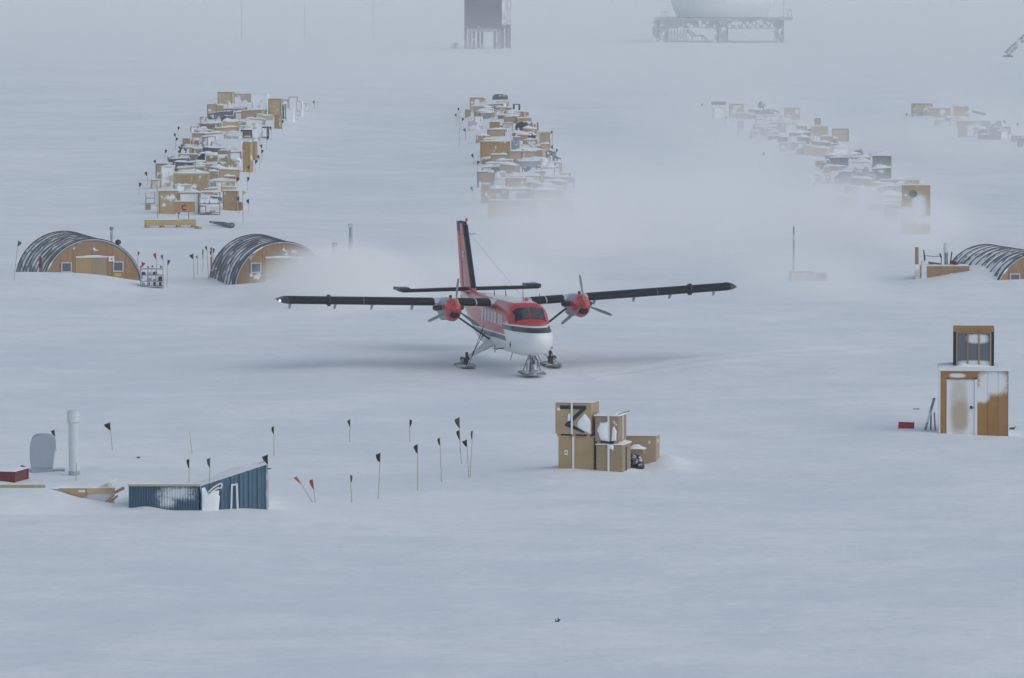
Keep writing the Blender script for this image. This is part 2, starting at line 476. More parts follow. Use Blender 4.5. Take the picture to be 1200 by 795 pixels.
def build_plane():
    m_fus = mat_fuselage()
    m_red = mat_plain('red_paint', (0.52, 0.032, 0.028), 0.42, 0, 0.1, 0, 0.5)
    m_boot = mat_plain('black_deice_rubber', (0.010, 0.012, 0.016), 0.6, 0, 0.2); m_boot.node_tree.nodes['Principled BSDF'].inputs['Specular IOR Level'].default_value = 0.25
    m_cap = mat_plain('grey_black_paint', (0.045, 0.05, 0.06), 0.5, 0, 0.2)
    m_grey = mat_plain('grey_aircraft_paint', (0.33, 0.36, 0.39), 0.45, 0.1, 0.15)
    m_dark = mat_plain('dark_metal', (0.03, 0.032, 0.036), 0.5, 0.3, 0.2)
    m_glass = mat_plain('cockpit_glass', (0.010, 0.016, 0.030), 0.12, 0, 0.2, 0, 0.2)
    m_cab = mat_plain('cabin_window', (0.30, 0.33, 0.37), 0.12, 0, 0.15, 0, 0.5)
    m_ski = mat_plain('ski_grey', (0.22, 0.25, 0.25), 0.6, 0, 0.2, 0.3)
    m_prop = mat_plain('propeller_grey', (0.17, 0.18, 0.195), 0.5, 0.2, 0.1)
    m_inlet = mat_plain('inlet_black', (0.004, 0.004, 0.005), 0.8)
    m_wing = mat_plain('wing_paint', (0.50, 0.51, 0.52), 0.5, 0, 0.1)
    m_fair = mat_plain('white_gear_fairing', (0.62, 0.63, 0.64), 0.5, 0, 0.12)

    loc = P(595.5, 430.4)
    top = thing('ski_plane', loc, 0, 'red and white twin-propeller plane on skis with black wing edges, standing on the open snow', 'airplane')
    YAW = R(-90 + 12.7)          # +X of the plane (its nose) towards the camera and a little to the right
    top.rotation_euler = (0, 0, YAW)
    body = MB()
    ST = [  # x, z bottom, z top, half width, squareness
        (6.32, 1.42, 1.66, 0.10, 2.0), (6.22, 1.24, 1.86, 0.32, 2.1), (6.0, 1.06, 2.0, 0.50, 2.2), (5.6, 0.92, 2.12, 0.66, 2.3),
        (5.1, 0.84, 2.20, 0.78, 2.5), (4.62, 0.80, 2.24, 0.84, 2.7), (4.40, 0.79, 2.28, 0.86, 2.9), (4.1, 0.78, 2.58, 0.87, 3.3), (3.78, 0.78, 2.86, 0.88, 3.6),
        (3.4, 0.78, 2.95, 0.88, 3.8), (2.6, 0.78, 2.98, 0.88, 3.8), (1.0, 0.78, 2.98, 0.88, 3.8), (-1.2, 0.78, 2.98, 0.88, 3.8),
        (-2.6, 0.86, 2.96, 0.86, 3.4), (-4.0, 1.10, 2.92, 0.74, 3.0), (-5.6, 1.48, 2.86, 0.54, 2.7), (-7.2, 1.84, 2.80, 0.34, 2.5), (-8.6, 2.12, 2.74, 0.18, 2.3), (-9.3, 2.25, 2.66, 0.09, 2.0)]
    def sect(x):
        for a, c in zip(ST, ST[1:]):
            if a[0] >= x >= c[0]:
                t = (a[0] - x) / (a[0] - c[0]); return [a[i] * (1 - t) + c[i] * t for i in range(5)]
        return list(ST[0] if x > 0 else ST[-1])
    def pt(x, th, off=0.0):
        _, zb, zt, hw, e = sect(x); c, s = math.cos(th), math.sin(th)
        k = lambda v: math.copysign(abs(v) ** (2 / e), v)
        return (x, (hw + off) * k(c), (zb + zt) / 2 + ((zt - zb) / 2 + off) * k(s))
    N = 32
    body.loft([[pt(s[0], 2 * math.pi * i / N) for i in range(N)] for s in ST])
    fus = body.build('fuselage', m_fus, top, True)

    def side_patch(name, x0, x1, z0, z1, sgn, mat, off=0.012, skew=0.0):
        """pane following the cabin side"""
        mb = MB(); vs = []
        for z in (z0, z1):
            for x in (x0, x1):
                xx = x + skew * (z - z0)
                _, zb, zt, hw, e = sect(xx); s = (z - (zb + zt) / 2) / ((zt - zb) / 2)
                yy = hw * max(0.0, 1 - abs(s) ** e) ** (1 / e)
                vs.append((xx, yy))
        pts = [(vs[0][0], vs[0][1], z0), (vs[1][0], vs[1][1], z0), (vs[3][0], vs[3][1], z1), (vs[2][0], vs[2][1], z1)]
        o = [(x, sgn * (y + off), z) for x, y, z in pts]; inn = [(x, sgn * (y - 0.03), z) for x, y, z in pts]
        mb.loft([inn, o]); return mb.build(name, mat, top)
    for sgn in (-1, 1):
        for k in range(5): side_patch('window', 1.55 - k * 0.62, 1.15 - k * 0.62, 1.98, 2.46, sgn, m_cab)
        for k in range(2): side_patch('window', 2.70 - k * 0.42, 2.42 - k * 0.42, 1.95, 2.42, sgn, m_cab)
        wd = side_patch('cockpit_window', 4.02, 3.5, 2.10, 2.66, sgn, m_glass, skew=-0.35)
        dr = side_patch('door_seam', -1.62, -1.66, 1.4, 2.6, sgn, m_cap, 0.006)
    # windshield panes across the sloped front
    for sgn in (-1, 1):
        mb = MB(); rows = []
        for k in range(4):
            x = 4.37 - 0.155 * k - 0.02
            _, zb, zt, hw, e = sect(x)
            z = zt - 0.03
            row = []
            for q in range(6):
                yy = 0.028 + (0.775 - 0.03 * k - 0.028) * q / 5
                s = (1 - (yy / hw) ** e) ** (1 / e)
                row.append((x + 0.02 - 0.05 * (q / 5) ** 3, sgn * yy, (zb + zt) / 2 + (zt - zb) / 2 * s + 0.022))
            rows.append(row)
        mb.loft(rows + [[(p[0] - 0.07, p[1], p[2] - 0.06) for p in r] for r in rows[::-1]], closed=False)
        mb.build('windshield', m_glass, top, True)
        wb = MB(); wb.tube((4.36, sgn * 0.3, 2.34), (4.12, sgn * 0.52, 2.62), 0.012, n=5)
        wb.build('wiper', m_dark, top)
    # registration-like marks low on the nose side and small fittings
    for sgn in (-1, 1):
        side_patch('side_mark', 4.25, 4.12, 1.18, 1.36, sgn, m_cap, 0.008, 0.5)
        side_patch('side_mark', 4.05, 3.96, 1.10, 1.26, sgn, m_cap, 0.008, 0.5)
    for x, y, h, mat in ((2.9, 0.0, 0.55, m_dark), (-0.9, 0.1, 0.5, m_dark), (3.3, 0.62, 0.35, m_dark), (-1.8, -0.2, 0.4, m_dark)):
        a = MB(); a.tube((x, y, 2.93), (x - 0.06, y, 2.96 + h), 0.022, 0.012, 6); a.build('antenna', mat, top)
    bc = MB(); bc.ball((2.4, 0.25, 3.02), 0.10, 0.10, 0.09); bc.build('beacon', m_red, top, True)
    # landing lamp and static ports
    ll = MB(); ll.ball((5.0, 0.74, 1.15), 0.05); ll.build('nose_fitting', m_dark, top)
    pb = MB(); pb.tube((3.0, -0.86, 1.02), (3.15, -1.28, 1.0), 0.02, n=6); pb.tube((3.15, -1.28, 0.85), (3.15, -1.28, 1.16), 0.02, n=6)
    pb.tube((2.7, -1.28, 1.0), (3.5, -1.28, 1.0), 0.018, n=6); pb.build('pitot_mast', m_dark, top)
    ba = MB(); ba.tube((2.2, -0.3, 0.8), (2.0, -0.35, 0.42), 0.015, n=5); ba.build('belly_antenna', m_dark, top)
    wire = MB(); wire.tube((2.5, 0, 3.2), (-8.1, 0.0, 5.4), 0.004, n=4); wire.build('aerial_wire', m_dark, top)

    # ---- wings
    ROLL = math.tan(R(0.95)); DIH = math.tan(R(2.4)); ZW = 2.74
    def airfoil(c, th, n=10):
        up, lo = [], []
        for k in range(n + 1):
            u = (1 - math.cos(math.pi * k / n)) / 2
            t = 5 * th * (0.2969 * math.sqrt(u) - 0.126 * u - 0.3516 * u * u + 0.2843 * u ** 3 - 0.1036 * u ** 4)
            up.append((-u * c, t * c * 1.15)); lo.append((-u * c, -t * c * 0.85))
        return up[::-1] + lo[1:-1]
    zl = lambda y: ZW + abs(y) * DIH + y * ROLL
    for sgn in (-1, 1):
        mb = MB(); rings = []
        for y, sc, k in ((0.35, 1, 1), (2.8, 1, 1), (6, 1, 1), (9.45, 1, 1), (9.75, 0.94, 0.8), (9.9, 0.80, 0.4)):
            rings.append([(0.72 - (1 - sc) * 1.0 + p[0] * sc, sgn * y, zl(sgn * y) + p[1] * k) for p in airfoil(1.98, 0.165)])
        mb.loft(rings); mb.build('wing', m_wing, top, True)
        # rubber boots along the leading edge, in three lengths
        for y0, y1 in ((0.9, 1.50), (1.56, 2.30), (3.35, 6.4), (6.42, 9.62)):
            bt = MB(); rr = []
            for k in range(9):
                y = y0 + (y1 - y0) * k / 8
                pf = [p for p in airfoil(2.0, 0.172, 14) if p[0] > -0.74]
                rr.append([(0.735 + p[0], sgn * y, zl(sgn * y) + p[1]) for p in pf])
            bt.loft(rr, closed=False); bt.build('deice_boot', m_boot, top, True)
        cap = MB(); rr = []
        for y, sc, k in ((9.62, 1.01, 1.03), (9.78, 0.95, 0.86), (9.93, 0.80, 0.42), (9.97, 0.6, 0.1)):
            rr.append([(0.73 - (1 - sc) * 1.0 + p[0] * sc, sgn * y, zl(sgn * y) + p[1] * k) for p in airfoil(2.0, 0.168)])
        cap.loft(rr); cap.build('wing_tip', m_cap, top, True)
        nl = MB(); nl.ball((0.45, sgn * 9.98, zl(sgn * 9.98)), 0.045, n=8, m=5)
        me_, nt, b = nmat('tip_lamp' if sgn < 0 else 'tip_lamp_off')
        b.inputs['Base Color'].default_value = (0.7, 0.75, 0.8, 1)
        if sgn < 0:
            b.inputs['Emission Color'].default_value = (0.85, 0.92, 1, 1); b.inputs['Emission Strength'].default_value = 1.6
        nl.build('tip_light', me_, top, True)
        # stall fence wrapped over the wing
        fe = MB(); of = [(p[0] * 1.04 + 0.04, p[1] * 1.5) for p in airfoil(1.98, 0.17, 8)]
        inn = [(p[0], p[1] * 0.9) for p in airfoil(1.98, 0.165, 8)]
        for yy in (7.82, 7.90): pass
        fe.loft([[(0.78 + p[0] * 0.55, sgn * 7.84, zl(sgn * 7.84) + p[1]) for p in of], [(0.78 + p[0] * 0.55, sgn * 7.92, zl(sgn * 7.92) + p[1]) for p in of]])
        fe.build('stall_fence', m_dark, top)
        for y in (4.0, 5.75, 7.35, 9.3):
            h = MB(); z = zl(sgn * y)
            h.prism([(-0.55, z - 0.12), (-1.0, z - 0.10), (-1.12, z - 0.40), (-1.0, z - 0.42)], sgn * y - 0.03, sgn * y + 0.03)
            h.build('hinge_arm', m_grey if y > 3 else m_dark, top)
        # flap and aileron hanging behind the trailing edge
        for y0, y1, nm in ((0.95, 5.6, 'flap'), (5.68, 9.4, 'aileron')):
            fl = MB(); rr = []
            for y in (y0, (y0 + y1) / 2, y1):
                z = zl(sgn * y) - 0.07
                rr.append([(-1.16, sgn * y, z + 0.05), (-1.05, sgn * y, z - 0.05), (-1.75, sgn * y, z - 0.10)])
            fl.loft(rr); fl.build(nm, m_wing, top)
        # strut
        st = MB(); a = Vector((0.12, sgn * 0.86, 1.22)); e = Vector((0.05, sgn * 2.95, zl(sgn * 2.95) - 0.12))
        d = (e - a); ring = lambda c: [(c.x + 0.13 * math.cos(t), c.y, c.z + 0.05 * math.sin(t)) for t in [2 * math.pi * i / 8 for i in range(8)]]
        st.loft([ring(a), ring(e)]); st.build('wing_strut', m_cap, top, True)
        # ---- engine
        ye = sgn * 2.80; ze = zl(ye) - 0.20
        ngrp = MB()
        NS = [(2.10, 0.0, 0.30, 0.36), (1.9, -0.02, 0.37, 0.44), (1.4, -0.03, 0.42, 0.50)]
        el = lambda x, dz, a, h, n=20: [(x, ye + a * math.cos(2 * math.pi * i / n), ze + dz + h * math.sin(2 * math.pi * i / n)) for i in range(n)]
        red = MB()
        red.loft([el(2.16, 0.0, 0.20, 0.24), el(2.14, 0.0, 0.27, 0.36), el(2.02, -0.02, 0.325, 0.44), el(1.75, -0.03, 0.36, 0.49), el(1.45, -0.03, 0.375, 0.50)])
        cow = red.build('cowling', m_red, top, True)
        inl = MB(); n = 14
        inl.loft([[(2.175, ye + 0.20 * math.cos(2 * math.pi * i / n), ze - 0.215 + 0.135 * math.sin(2 * math.pi * i / n)) for i in range(n)],
                  [(2.05, ye + 0.24 * math.cos(2 * math.pi * i / n), ze - 0.22 + 0.17 * math.sin(2 * math.pi * i / n)) for i in range(n)]])
        inl.build('air_inlet', m_inlet, cow, True)
        nac = MB()
        nac.loft([el(1.45, -0.02, 0.38, 0.49), el(1.0, -0.01, 0.43, 0.47), el(0.5, 0.02, 0.45, 0.42), el(-0.3, 0.04, 0.42, 0.34), el(-1.0, 0.05, 0.30, 0.22), el(-1.5, 0.05, 0.08, 0.06)])
        na = nac.build('nacelle', m_grey, top, True)
        for s2 in (-1, 1):
            ex = MB(); ex.path([(1.35, ye + s2 * 0.36, ze + 0.05), (1.15, ye + s2 * 0.52, ze + 0.03), (0.85, ye + s2 * 0.58, ze)], 0.11, 8)
            ex.build('exhaust_stack', m_dark, na, True)
        fa = MB(); fa.prism([(0.9, ze - 0.40), (0.2, ze - 0.55), (-0.6, ze - 0.45), (-0.3, ze - 0.2), (0.9, ze - 0.2)], ye - 0.16, ye + 0.16)
        fa.build('nacelle_fairing', m_grey, na)
        kn = MB(); kn.ball((1.35, ye, ze + 0.52), 0.07, n=8, m=5); kn.tube((1.35, ye, ze + 0.4), (1.35, ye, ze + 0.5), 0.03, n=6); kn.build('oil_vent', m_dark, na, True)
        # ---- propeller at rest
        pr = MB(); m12 = 14
        sp_ = lambda x, r: [(x, ye + r * math.cos(2 * math.pi * i / m12), ze + 0.06 + r * math.sin(2 * math.pi * i / m12)) for i in range(m12)]
        pr.loft([sp_(2.14, 0.20), sp_(2.26, 0.19), sp_(2.42, 0.13), sp_(2.52, 0.05), sp_(2.55, 0.01)])
        hub = pr.build('propeller', m_red, top, True)
        a0 = R(84) if sgn < 0 else R(99)
        for k in range(3):
            th = a0 + k * 2 * math.pi / 3
            ra = Vector((0, math.cos(th), math.sin(th))); ta = Vector((0, -math.sin(th), math.cos(th))); fx = Vector((1, 0, 0))
            c0 = Vector((2.27, ye, ze + 0.06)); rr = []
            for r_, ch, tw in ((0.14, 0.045, 70), (0.3, 0.06, 62), (0.6, 0.075, 45), (0.95, 0.075, 33), (1.2, 0.06, 26), (1.29, 0.03, 24)):
                cd = ta * math.cos(R(tw)) + fx * math.sin(R(tw)); nd = ta * -math.sin(R(tw)) + fx * math.cos(R(tw))
                rr.append([c0 + ra * r_ + cd * ch * u + nd * v for u, v in ((1, 0), (0.3, 0.014), (-1, 0), (0.3, -0.010))])
            bl = MB(); bl.loft(rr); bl.build('blade', m_prop, hub)

    # ---- tail: the fin leans with the roll
    lean = lambda z: -(z - 2.6) * 0.0
    def foil(x0, x1, z, th):   # symmetric section
        return [(x0 + (x1 - x0) * u, v * th + lean(z), z) for u, v in ((0, 0), (0.06, 0.55), (0.25, 1), (0.6, 0.8), (1, 0.4), (1, -0.4), (0.6, -0.8), (0.25, -1), (0.06, -0.55))]
    fin = MB(); fin.loft([foil(-5.9, -8.55, 2.55, 0.10), foil(-6.55, -8.6, 3.0, 0.11), foil(-7.62, -8.95, 5.55, 0.085), foil(-7.68, -8.97, 5.72, 0.07)])
    fin.build('tail_fin', m_red, top, True)
    rud = MB(); rud.loft([[(x, y * q, z) for (x, y, z) in foil(-8.62 - (zz - 2.6) * 0.12, -9.45 - (zz - 2.6) * 0.05, zz, 0.06)] for zz, q in ((2.6, 1), (3.6, 1), (4.6, 1), (5.35, 1))])
    rud.build('rudder', m_red, top, True)
    rc = MB(); rc.loft([foil(-8.95, -9.6, 5.36, 0.062), foil(-8.99, -9.63, 5.80, 0.05)]); rc.build('rudder_tip', m_cap, top, True)
    fc = MB(); fc.loft([foil(-7.66, -8.98, 5.73, 0.09), foil(-7.74, -8.99, 5.84, 0.06)]); fc.build('fin_cap', m_boot, top, True)
    fb = MB(); fr = []
    for z, x0 in ((2.98, -6.52), (3.3, -6.66), (5.5, -7.58), (5.72, -7.66)):
        fr.append([(x0 - 0.34, 0.112, z), (x0 - 0.10, 0.085, z), (x0 + 0.025, 0, z), (x0 - 0.10, -0.085, z), (x0 - 0.34, -0.112, z)])
    fb.loft(fr, closed=False, cap=False); fb.build('fin_boot', m_boot, top, True)
    bl = MB(); bl.ball((-7.6, 0, 5.93), 0.09, 0.06, 0.08, 8, 5); bl.build('fin_light', m_red, top, True)
    for s2 in (-1, 1):
        fg = MB(); fg.box(-8.30, -7.98, s2 * 0.095, s2 * 0.115, 4.28, 4.52); f1 = fg.build('flag_mark', M['white'], top)
        f2 = MB(); f2.box(-8.16, -8.06, s2 * 0.117, s2 * 0.122, 4.33, 4.47); f2.build('flag_emblem', M['blue'], f1)
    for s2 in (-1, 1):
        sb = MB(); sb.tube((-7.7, 0.1 * s2, 5.3), (-7.7, 0.42 * s2, 5.3), 0.012, n=5); sb.build('fin_probe', m_dark, top)
        hb = MB(); rr = []
        for y, k, ch in ((0.05, 1, 1.45), (1.6, 0.95, 1.40), (3.05, 0.9, 1.30), (3.14, 0.5, 1.2)):
            z = 2.88 + s2 * y * ROLL * 1.0
            rr.append([(-7.35 + p[0], s2 * y, z + p[1] * k) for p in airfoil(ch, 0.115, 7)])
        hb.loft(rr); hb.build('tailplane', m_cap, top, True)
        tb = MB(); rr = []
        for y in (0.2, 1.6, 3.06):
            z = 2.88 + s2 * y * ROLL; ch = 1.46 - 0.05 * y
            rr.append([(-7.335 + p[0], s2 * y, z + p[1]) for p in airfoil(ch, 0.122, 12) if p[0] > -0.32])
        tb.loft(rr, closed=False, cap=False); tb.build('tailplane_boot', m_boot, top, True)
        eh = MB(); z = 2.88 + s2 * 3.1 * ROLL
        eh.loft([[(-7.9, s2 * 2.62, z + 0.02), (-8.85, s2 * 2.62, z + 0.02), (-8.85, s2 * 2.62, z + 0.12), (-7.9, s2 * 2.62, z + 0.12)],
                 [(-7.6, s2 * 3.2, z + 0.02), (-8.85, s2 * 3.2, z + 0.02), (-8.85, s2 * 3.2, z + 0.14), (-7.6, s2 * 3.2, z + 0.14)]])
        eh.build('elevator_horn', m_cap, top)
    # the whole fin leans a little with the roll
    sh = Matrix(((1, 0, 0, 0), (0, 1, -0.05, 0.05 * 2.6), (0, 0, 1, 0), (0, 0, 0, 1)))
    for o in [c for c in top.children_recursive if c.name.split('.')[0] in ('tail_fin', 'rudder', 'rudder_tip', 'fin_cap', 'fin_boot', 'fin_light', 'flag_mark', 'flag_emblem', 'fin_probe')]:
        o.data.transform(sh)
    # ---- main gear
    def ski(cx, cy, z, L, Wd, name='ski'):
        mb = MB(); prof = []
        for k in range(13):
            u = k / 12; x = cx - L * 0.5 + L * u
            zz = z + (0.17 * max(0, (u - 0.82) / 0.18) ** 1.8) + 0.05 * max(0, (0.1 - u) / 0.1)
            wv = Wd * (1 - 0.45 * max(0, (u - 0.8) / 0.2) ** 2)
            prof.append([(x, cy - wv / 2, zz + 0.05), (x, cy - wv / 2 * 0.8, zz), (x, cy + wv / 2 * 0.8, zz), (x, cy + wv / 2, zz + 0.05), (x, cy + wv / 2 * 0.4, zz + 0.10), (x, cy - wv / 2 * 0.4, zz + 0.10)])
        mb.loft(prof); s = mb.build(name, m_ski, top, True)
        r = random.Random(int(cx * 10 + cy * 7)); sn = snow_slab(cx - L * 0.42, cx + L * 0.25, cy - Wd * 0.4, cy + Wd * 0.4, z + 0.09, 0.045, int(cy * 9) + 5)
        sn.build('snow_crust', M['cap'], s, True); return s
    for s2 in (-1, 1):
        lg = MB(); rr = []
        for t, a, b_ in ((0, 0.50, 0.20), (0.3, 0.36, 0.16), (0.6, 0.22, 0.10), (1, 0.12, 0.06)):
            c = Vector((0.05, s2 * (0.62 + 1.12 * t), 1.16 - 0.70 * t))
            rr.append([(c.x + a * math.cos(q), c.y + s2 * b_ * 0.45 * math.sin(q), c.z + b_ * math.sin(q)) for q in [2 * math.pi * i / 10 for i in range(10)]])
        lg.loft(rr); leg = lg.build('main_gear_leg', m_fair, top, True)
        ax = MB(); ax.tube((0.05, s2 * 1.55, 0.58), (0.05, s2 * 1.88, 0.40), 0.055, n=8); ax.tube((0.05, s2 * 1.82, 0.2), (0.05, s2 * 1.82, 0.66), 0.075, 0.06, n=8)
        ax.box(-0.25, 0.3, s2 * 1.85 - 0.05, s2 * 1.85 + 0.05, 0.12, 0.34); ax.tube((0.05, s2 * 1.7, 0.38), (0.05, s2 * 2.1, 0.38), 0.05, n=8)
        ax.build('axle', m_dark, leg)
        wh = MB(); wh.tube((-0.05, s2 * 1.95, 0.30), (-0.05, s2 * 2.06, 0.30), 0.17, n=14); wh.build('wheel', m_ski, leg, True)
        ski(0.15, s2 * 1.88, 0.0, 2.1, 0.62)
        for x, xa, ya in ((0.85, 0.9, 1.92), (-0.75, -0.6, 1.62)):
            cb = MB(); e = Vector((x, s2 * ya, 0.16)); a = Vector((xa * 0.75, s2 * 1.2, 1.85)) if x > 0 else Vector((xa, s2 * 0.86, 1.5))
            cb.tube(e, a, 0.014, n=5); cb.tube(e + (a - e) * 0.25, e + (a - e) * 0.36, 0.034, n=6); cb.tube(e + (a - e) * 0.82, e + (a - e) * 0.9, 0.034, n=6)
            cb.build('rigging_cable', m_dark, leg)
    # ---- nose gear
    ng = MB(); ng.tube((4.55, 0, 0.95), (4.62, 0, 0.30), 0.065, 0.055, 10); ng.box(4.44, 4.72, -0.14, 0.14, 0.72, 0.84)
    g = ng.build('nose_gear', m_grey, top)
    for s2 in (-1, 1):
        fk = MB(); fk.path([(4.6, s2 * 0.08, 0.72), (4.62, s2 * 0.24, 0.60), (4.64, s2 * 0.24, 0.22)], 0.035, 7); fk.build('fork', m_grey, g)
        cb = MB(); cb.tube((5.25, s2 * 0.22, 0.2), (4.62, s2 * 0.10, 0.9), 0.016, n=5); cb.tube((4.0, s2 * 0.24, 0.15), (4.55, s2 * 0.12, 0.85), 0.016, n=5)
        cb.build('rigging_cable', m_dark, g)
    tl = MB(); tl.path([(4.66, 0, 0.72), (4.85, 0, 0.55), (4.68, 0, 0.36)], 0.03, 6); tl.build('torque_link', m_dark, g)
    whl = MB(); whl.tube((4.64, -0.10, 0.30), (4.64, 0.10, 0.30), 0.22, n=14); whl.build('wheel', m_ski, g, True)
    ski(4.7, 0, 0.0, 1.75, 0.95)
    # ventral fairing between the gear legs
    top.location.z = loc.z + 0.01
    return top
build_plane()

# ------------------------------------------------------------------ crates and other cargo
def snow_patch(parent, pts, y, th, seed, mat=None):
    """wind-packed snow stuck on a face: uneven blob outline in x-z, bulging towards -y"""
    r = random.Random(seed); n = len(pts)
    cx = sum(p[0] for p in pts) / n; cz = sum(p[1] for p in pts) / n
    out = []
    for i in range(n):
        a, b = pts[i], pts[(i + 1) % n]
        for t in (0, 0.33, 0.66):
            x, z = a[0] + (b[0] - a[0]) * t, a[1] + (b[1] - a[1]) * t
            k = 1 + r.uniform(-0.07, 0.07); out.append((cx + (x - cx) * k, cz + (z - cz) * k))
    rings = [[(x, y, z) for x, z in out]]
    for q, d in ((0.93, 0.5), (0.7, 0.9), (0.35, 1.0)):
        rings.append([(cx + (x - cx) * q, y - th * d * r.uniform(0.85, 1.1), cz + (z - cz) * q) for x, z in out])
    mb = MB(); mb.loft(rings, cap=False); m = len(out); mb.f.append(tuple(range(3 * m, 4 * m))); mb.mi.append(0)
    return mb.build('snow_patch', mat or M['cap'], parent, True)

CR = [0]
def crate_at(loc, wd, dp, ht, yaw, mat, label, group=None, battens=True, cap=True, cat='crate', name='cargo_crate', bmat=None, capth=0.10, tilt=0.0, skids=True):
    CR[0] += 1; seed = CR[0]
    t = thing(name, loc, yaw, label, cat, group)
    if tilt: t.rotation_euler = (0, tilt, yaw)
    mb = MB(); mb.box(-wd / 2, wd / 2, 0, dp, 0.0, ht, bev=min(0.02, ht * 0.1)); mb.build('box', mat, t)
    if battens:
        b = MB(); q = max(0.05, min(0.11, wd * 0.06)); e = 0.022
        for x in (-wd / 2, wd / 2 - q):
            b.box(x + 0.004, x + q - 0.004, -e, 0.003, 0.01, ht - 0.012)
        for z in (0.008, ht - q - 0.01):
            b.box(-wd / 2 + q, wd / 2 - q, -e * 0.9, 0.003, z, z + q)
        if wd > 1.7: b.box(-q / 2, q / 2, -e * 0.8, 0.003, 0.02 + q, ht - q - 0.02)
        for sx in (-1, 1):
            for y in (0.02, dp - q - 0.02):
                x0 = sx * wd / 2; b.box(min(x0 - sx * 0.003, x0 + sx * e), max(x0 - sx * 0.003, x0 + sx * e), y, y + q, 0.01, ht - 0.012)
        tag(b.build('batten', bmat or random.Random(seed).choice([mat, M['lumber'], M['brown'], M['tan_clean'], M['pale']]), t), kind='stuff')
    if cap:
        h = capth * random.Random(seed).uniform(0.8, 1.5)
        snow_slab(-wd / 2, wd / 2, 0, dp, ht, h, seed, 0.03).build('snow_cap', M['cap'], t, True)
    return t

def px_crate(x0, y0, x1, y1, mat, label, yaw=None, depth=None, group=None, sink=0.12, **kw):
    p = P((x0 + x1) / 2, y1); s = scale_at(p)
    r = random.Random(int(x0 * 13 + y0 * 7))
    wd, ht = (x1 - x0) / s, (y1 - y0) / s + sink
    if yaw is None: yaw = r.uniform(-7, 7)
    dp = depth or max(0.7, min(1.5, wd * r.uniform(0.55, 0.9)))
    yw = R(yaw); wd = max(0.25, (wd - abs(math.sin(yw)) * dp * 0.6) / math.cos(yw))
    return crate_at((p.x, p.y, p.z - sink), wd, dp, ht, yw, M[mat], label, group, **kw)

# ---- pile of crates on the open snow
def strap(t, x, wd, ht, dp):
    mb = MB(); h = 0.035
    mb.box(x - h, x + h, -0.034, -0.026, 0.0, ht + 0.012); mb.box(x - h, x + h, -0.026, dp + 0.02, ht + 0.004, ht + 0.012)
    return mb.build('strap', M['strap'], t)
PG = 'strapped crates piled on the open snow'
p = P(675, 549.5); s = scale_at(p); YW = R(-14)
wl = 41.5 / s / math.cos(YW)
lb = crate_at((p.x, p.y, p.z - 0.05), wl, 1.15, 39 / s, YW, M['tan_clean'], 'plain tan crate with a paper tag, under the crate bearing the big black zigzag', PG, capth=0.05, battens=False)
strap(lb, -0.09, wl, 39 / s, 1.15)
pt_ = MB(); pt_.box(-0.40, -0.29, -0.012, 0.002, 0.52, 0.68); pt_.build('paper_tag', M['paper'], lb)
pm = MB(); pm.box(-0.365, -0.325, -0.015, -0.010, 0.57, 0.63); pm.build('tag_print', M['greyflag'], lb)
up = Vector((p.x, p.y, p.z - 0.05 + 39 / s + 0.09)) + Matrix.Rotation(YW, 3, 'Z') @ Vector((-0.09, 0.0, 0))
wt = 42.5 / s / math.cos(YW); ht = 37 / s
lt = crate_at(up, wt, 1.12, ht, YW, M['tan_clean'], 'tan crate with a big black zigzag painted across its front, top of the crate pile', PG, capth=0.03, battens=False)
sk = MB()
for x in (-wt / 2 + 0.06, -0.06, wt / 2 - 0.18): sk.box(x, x + 0.12, 0.03, 1.09, -0.10, 0.0)
sk.build('skid', M['tan_clean'], lt)
U = lambda u, v: (-wt / 2 + u * wt, v * ht)
def tape(t, a, b, wdt):
    a, b = Vector((a[0], 0, a[1])), Vector((b[0], 0, b[1])); d = (b - a).normalized(); n = Vector((-d.z, 0, d.x)) * wdt / 2
    q = [a + n, a - n, b - n, b + n]
    mb = MB(); mb.prism([(v.x, v.z) for v in q], -0.012, 0.002); return mb.build('black_mark', M['tape'], t)
tape(lt, U(0.13, 0.855), U(0.85, 0.855), 0.125)
mb = MB(); mb.prism([U(0.70, 0.80), U(0.84, 0.80), U(0.42, 0.33), U(0.25, 0.30)], -0.015, 0.002); mb.build('black_mark', M['tape'], lt)
mb = MB(); mb.prism([U(0.25, 0.27), U(0.33, 0.37), U(0.84, 0.10), U(0.78, 0.055)], -0.017, 0.002); mb.build('black_mark', M['tape'], lt)
mb = MB(); mb.box(*(-wt / 2 + 0.05 * wt, -wt / 2 + 0.13 * wt), -0.012, 0.002, 0.74 * ht, 0.84 * ht); mb.build('paper_tag', M['paper'], lt)
strap(lt, -wt / 2 + 0.46 * wt, wt, ht, 1.12)
snow_patch(lt, [U(0.62, 0.42), U(0.80, 0.66), U(0.97, 0.50), U(0.99, 0.02), U(0.80, 0.10), U(0.60, 0.22)], 0.002, 0.06, 3)
snow_patch(lt, [U(0.33, 0.40), U(0.36, 0.66), U(0.41, 0.66), U(0.42, 0.42)], 0.002, 0.03, 4)
for zz in (0.55, 0.62):     # faint stencilled print
    mb = MB(); mb.box(-wt / 2 + 0.17 * wt, -wt / 2 + 0.30 * wt, -0.004, 0.001, zz * ht, zz * ht + 0.025); mb.build('stencil_print', M['brown'], lt)
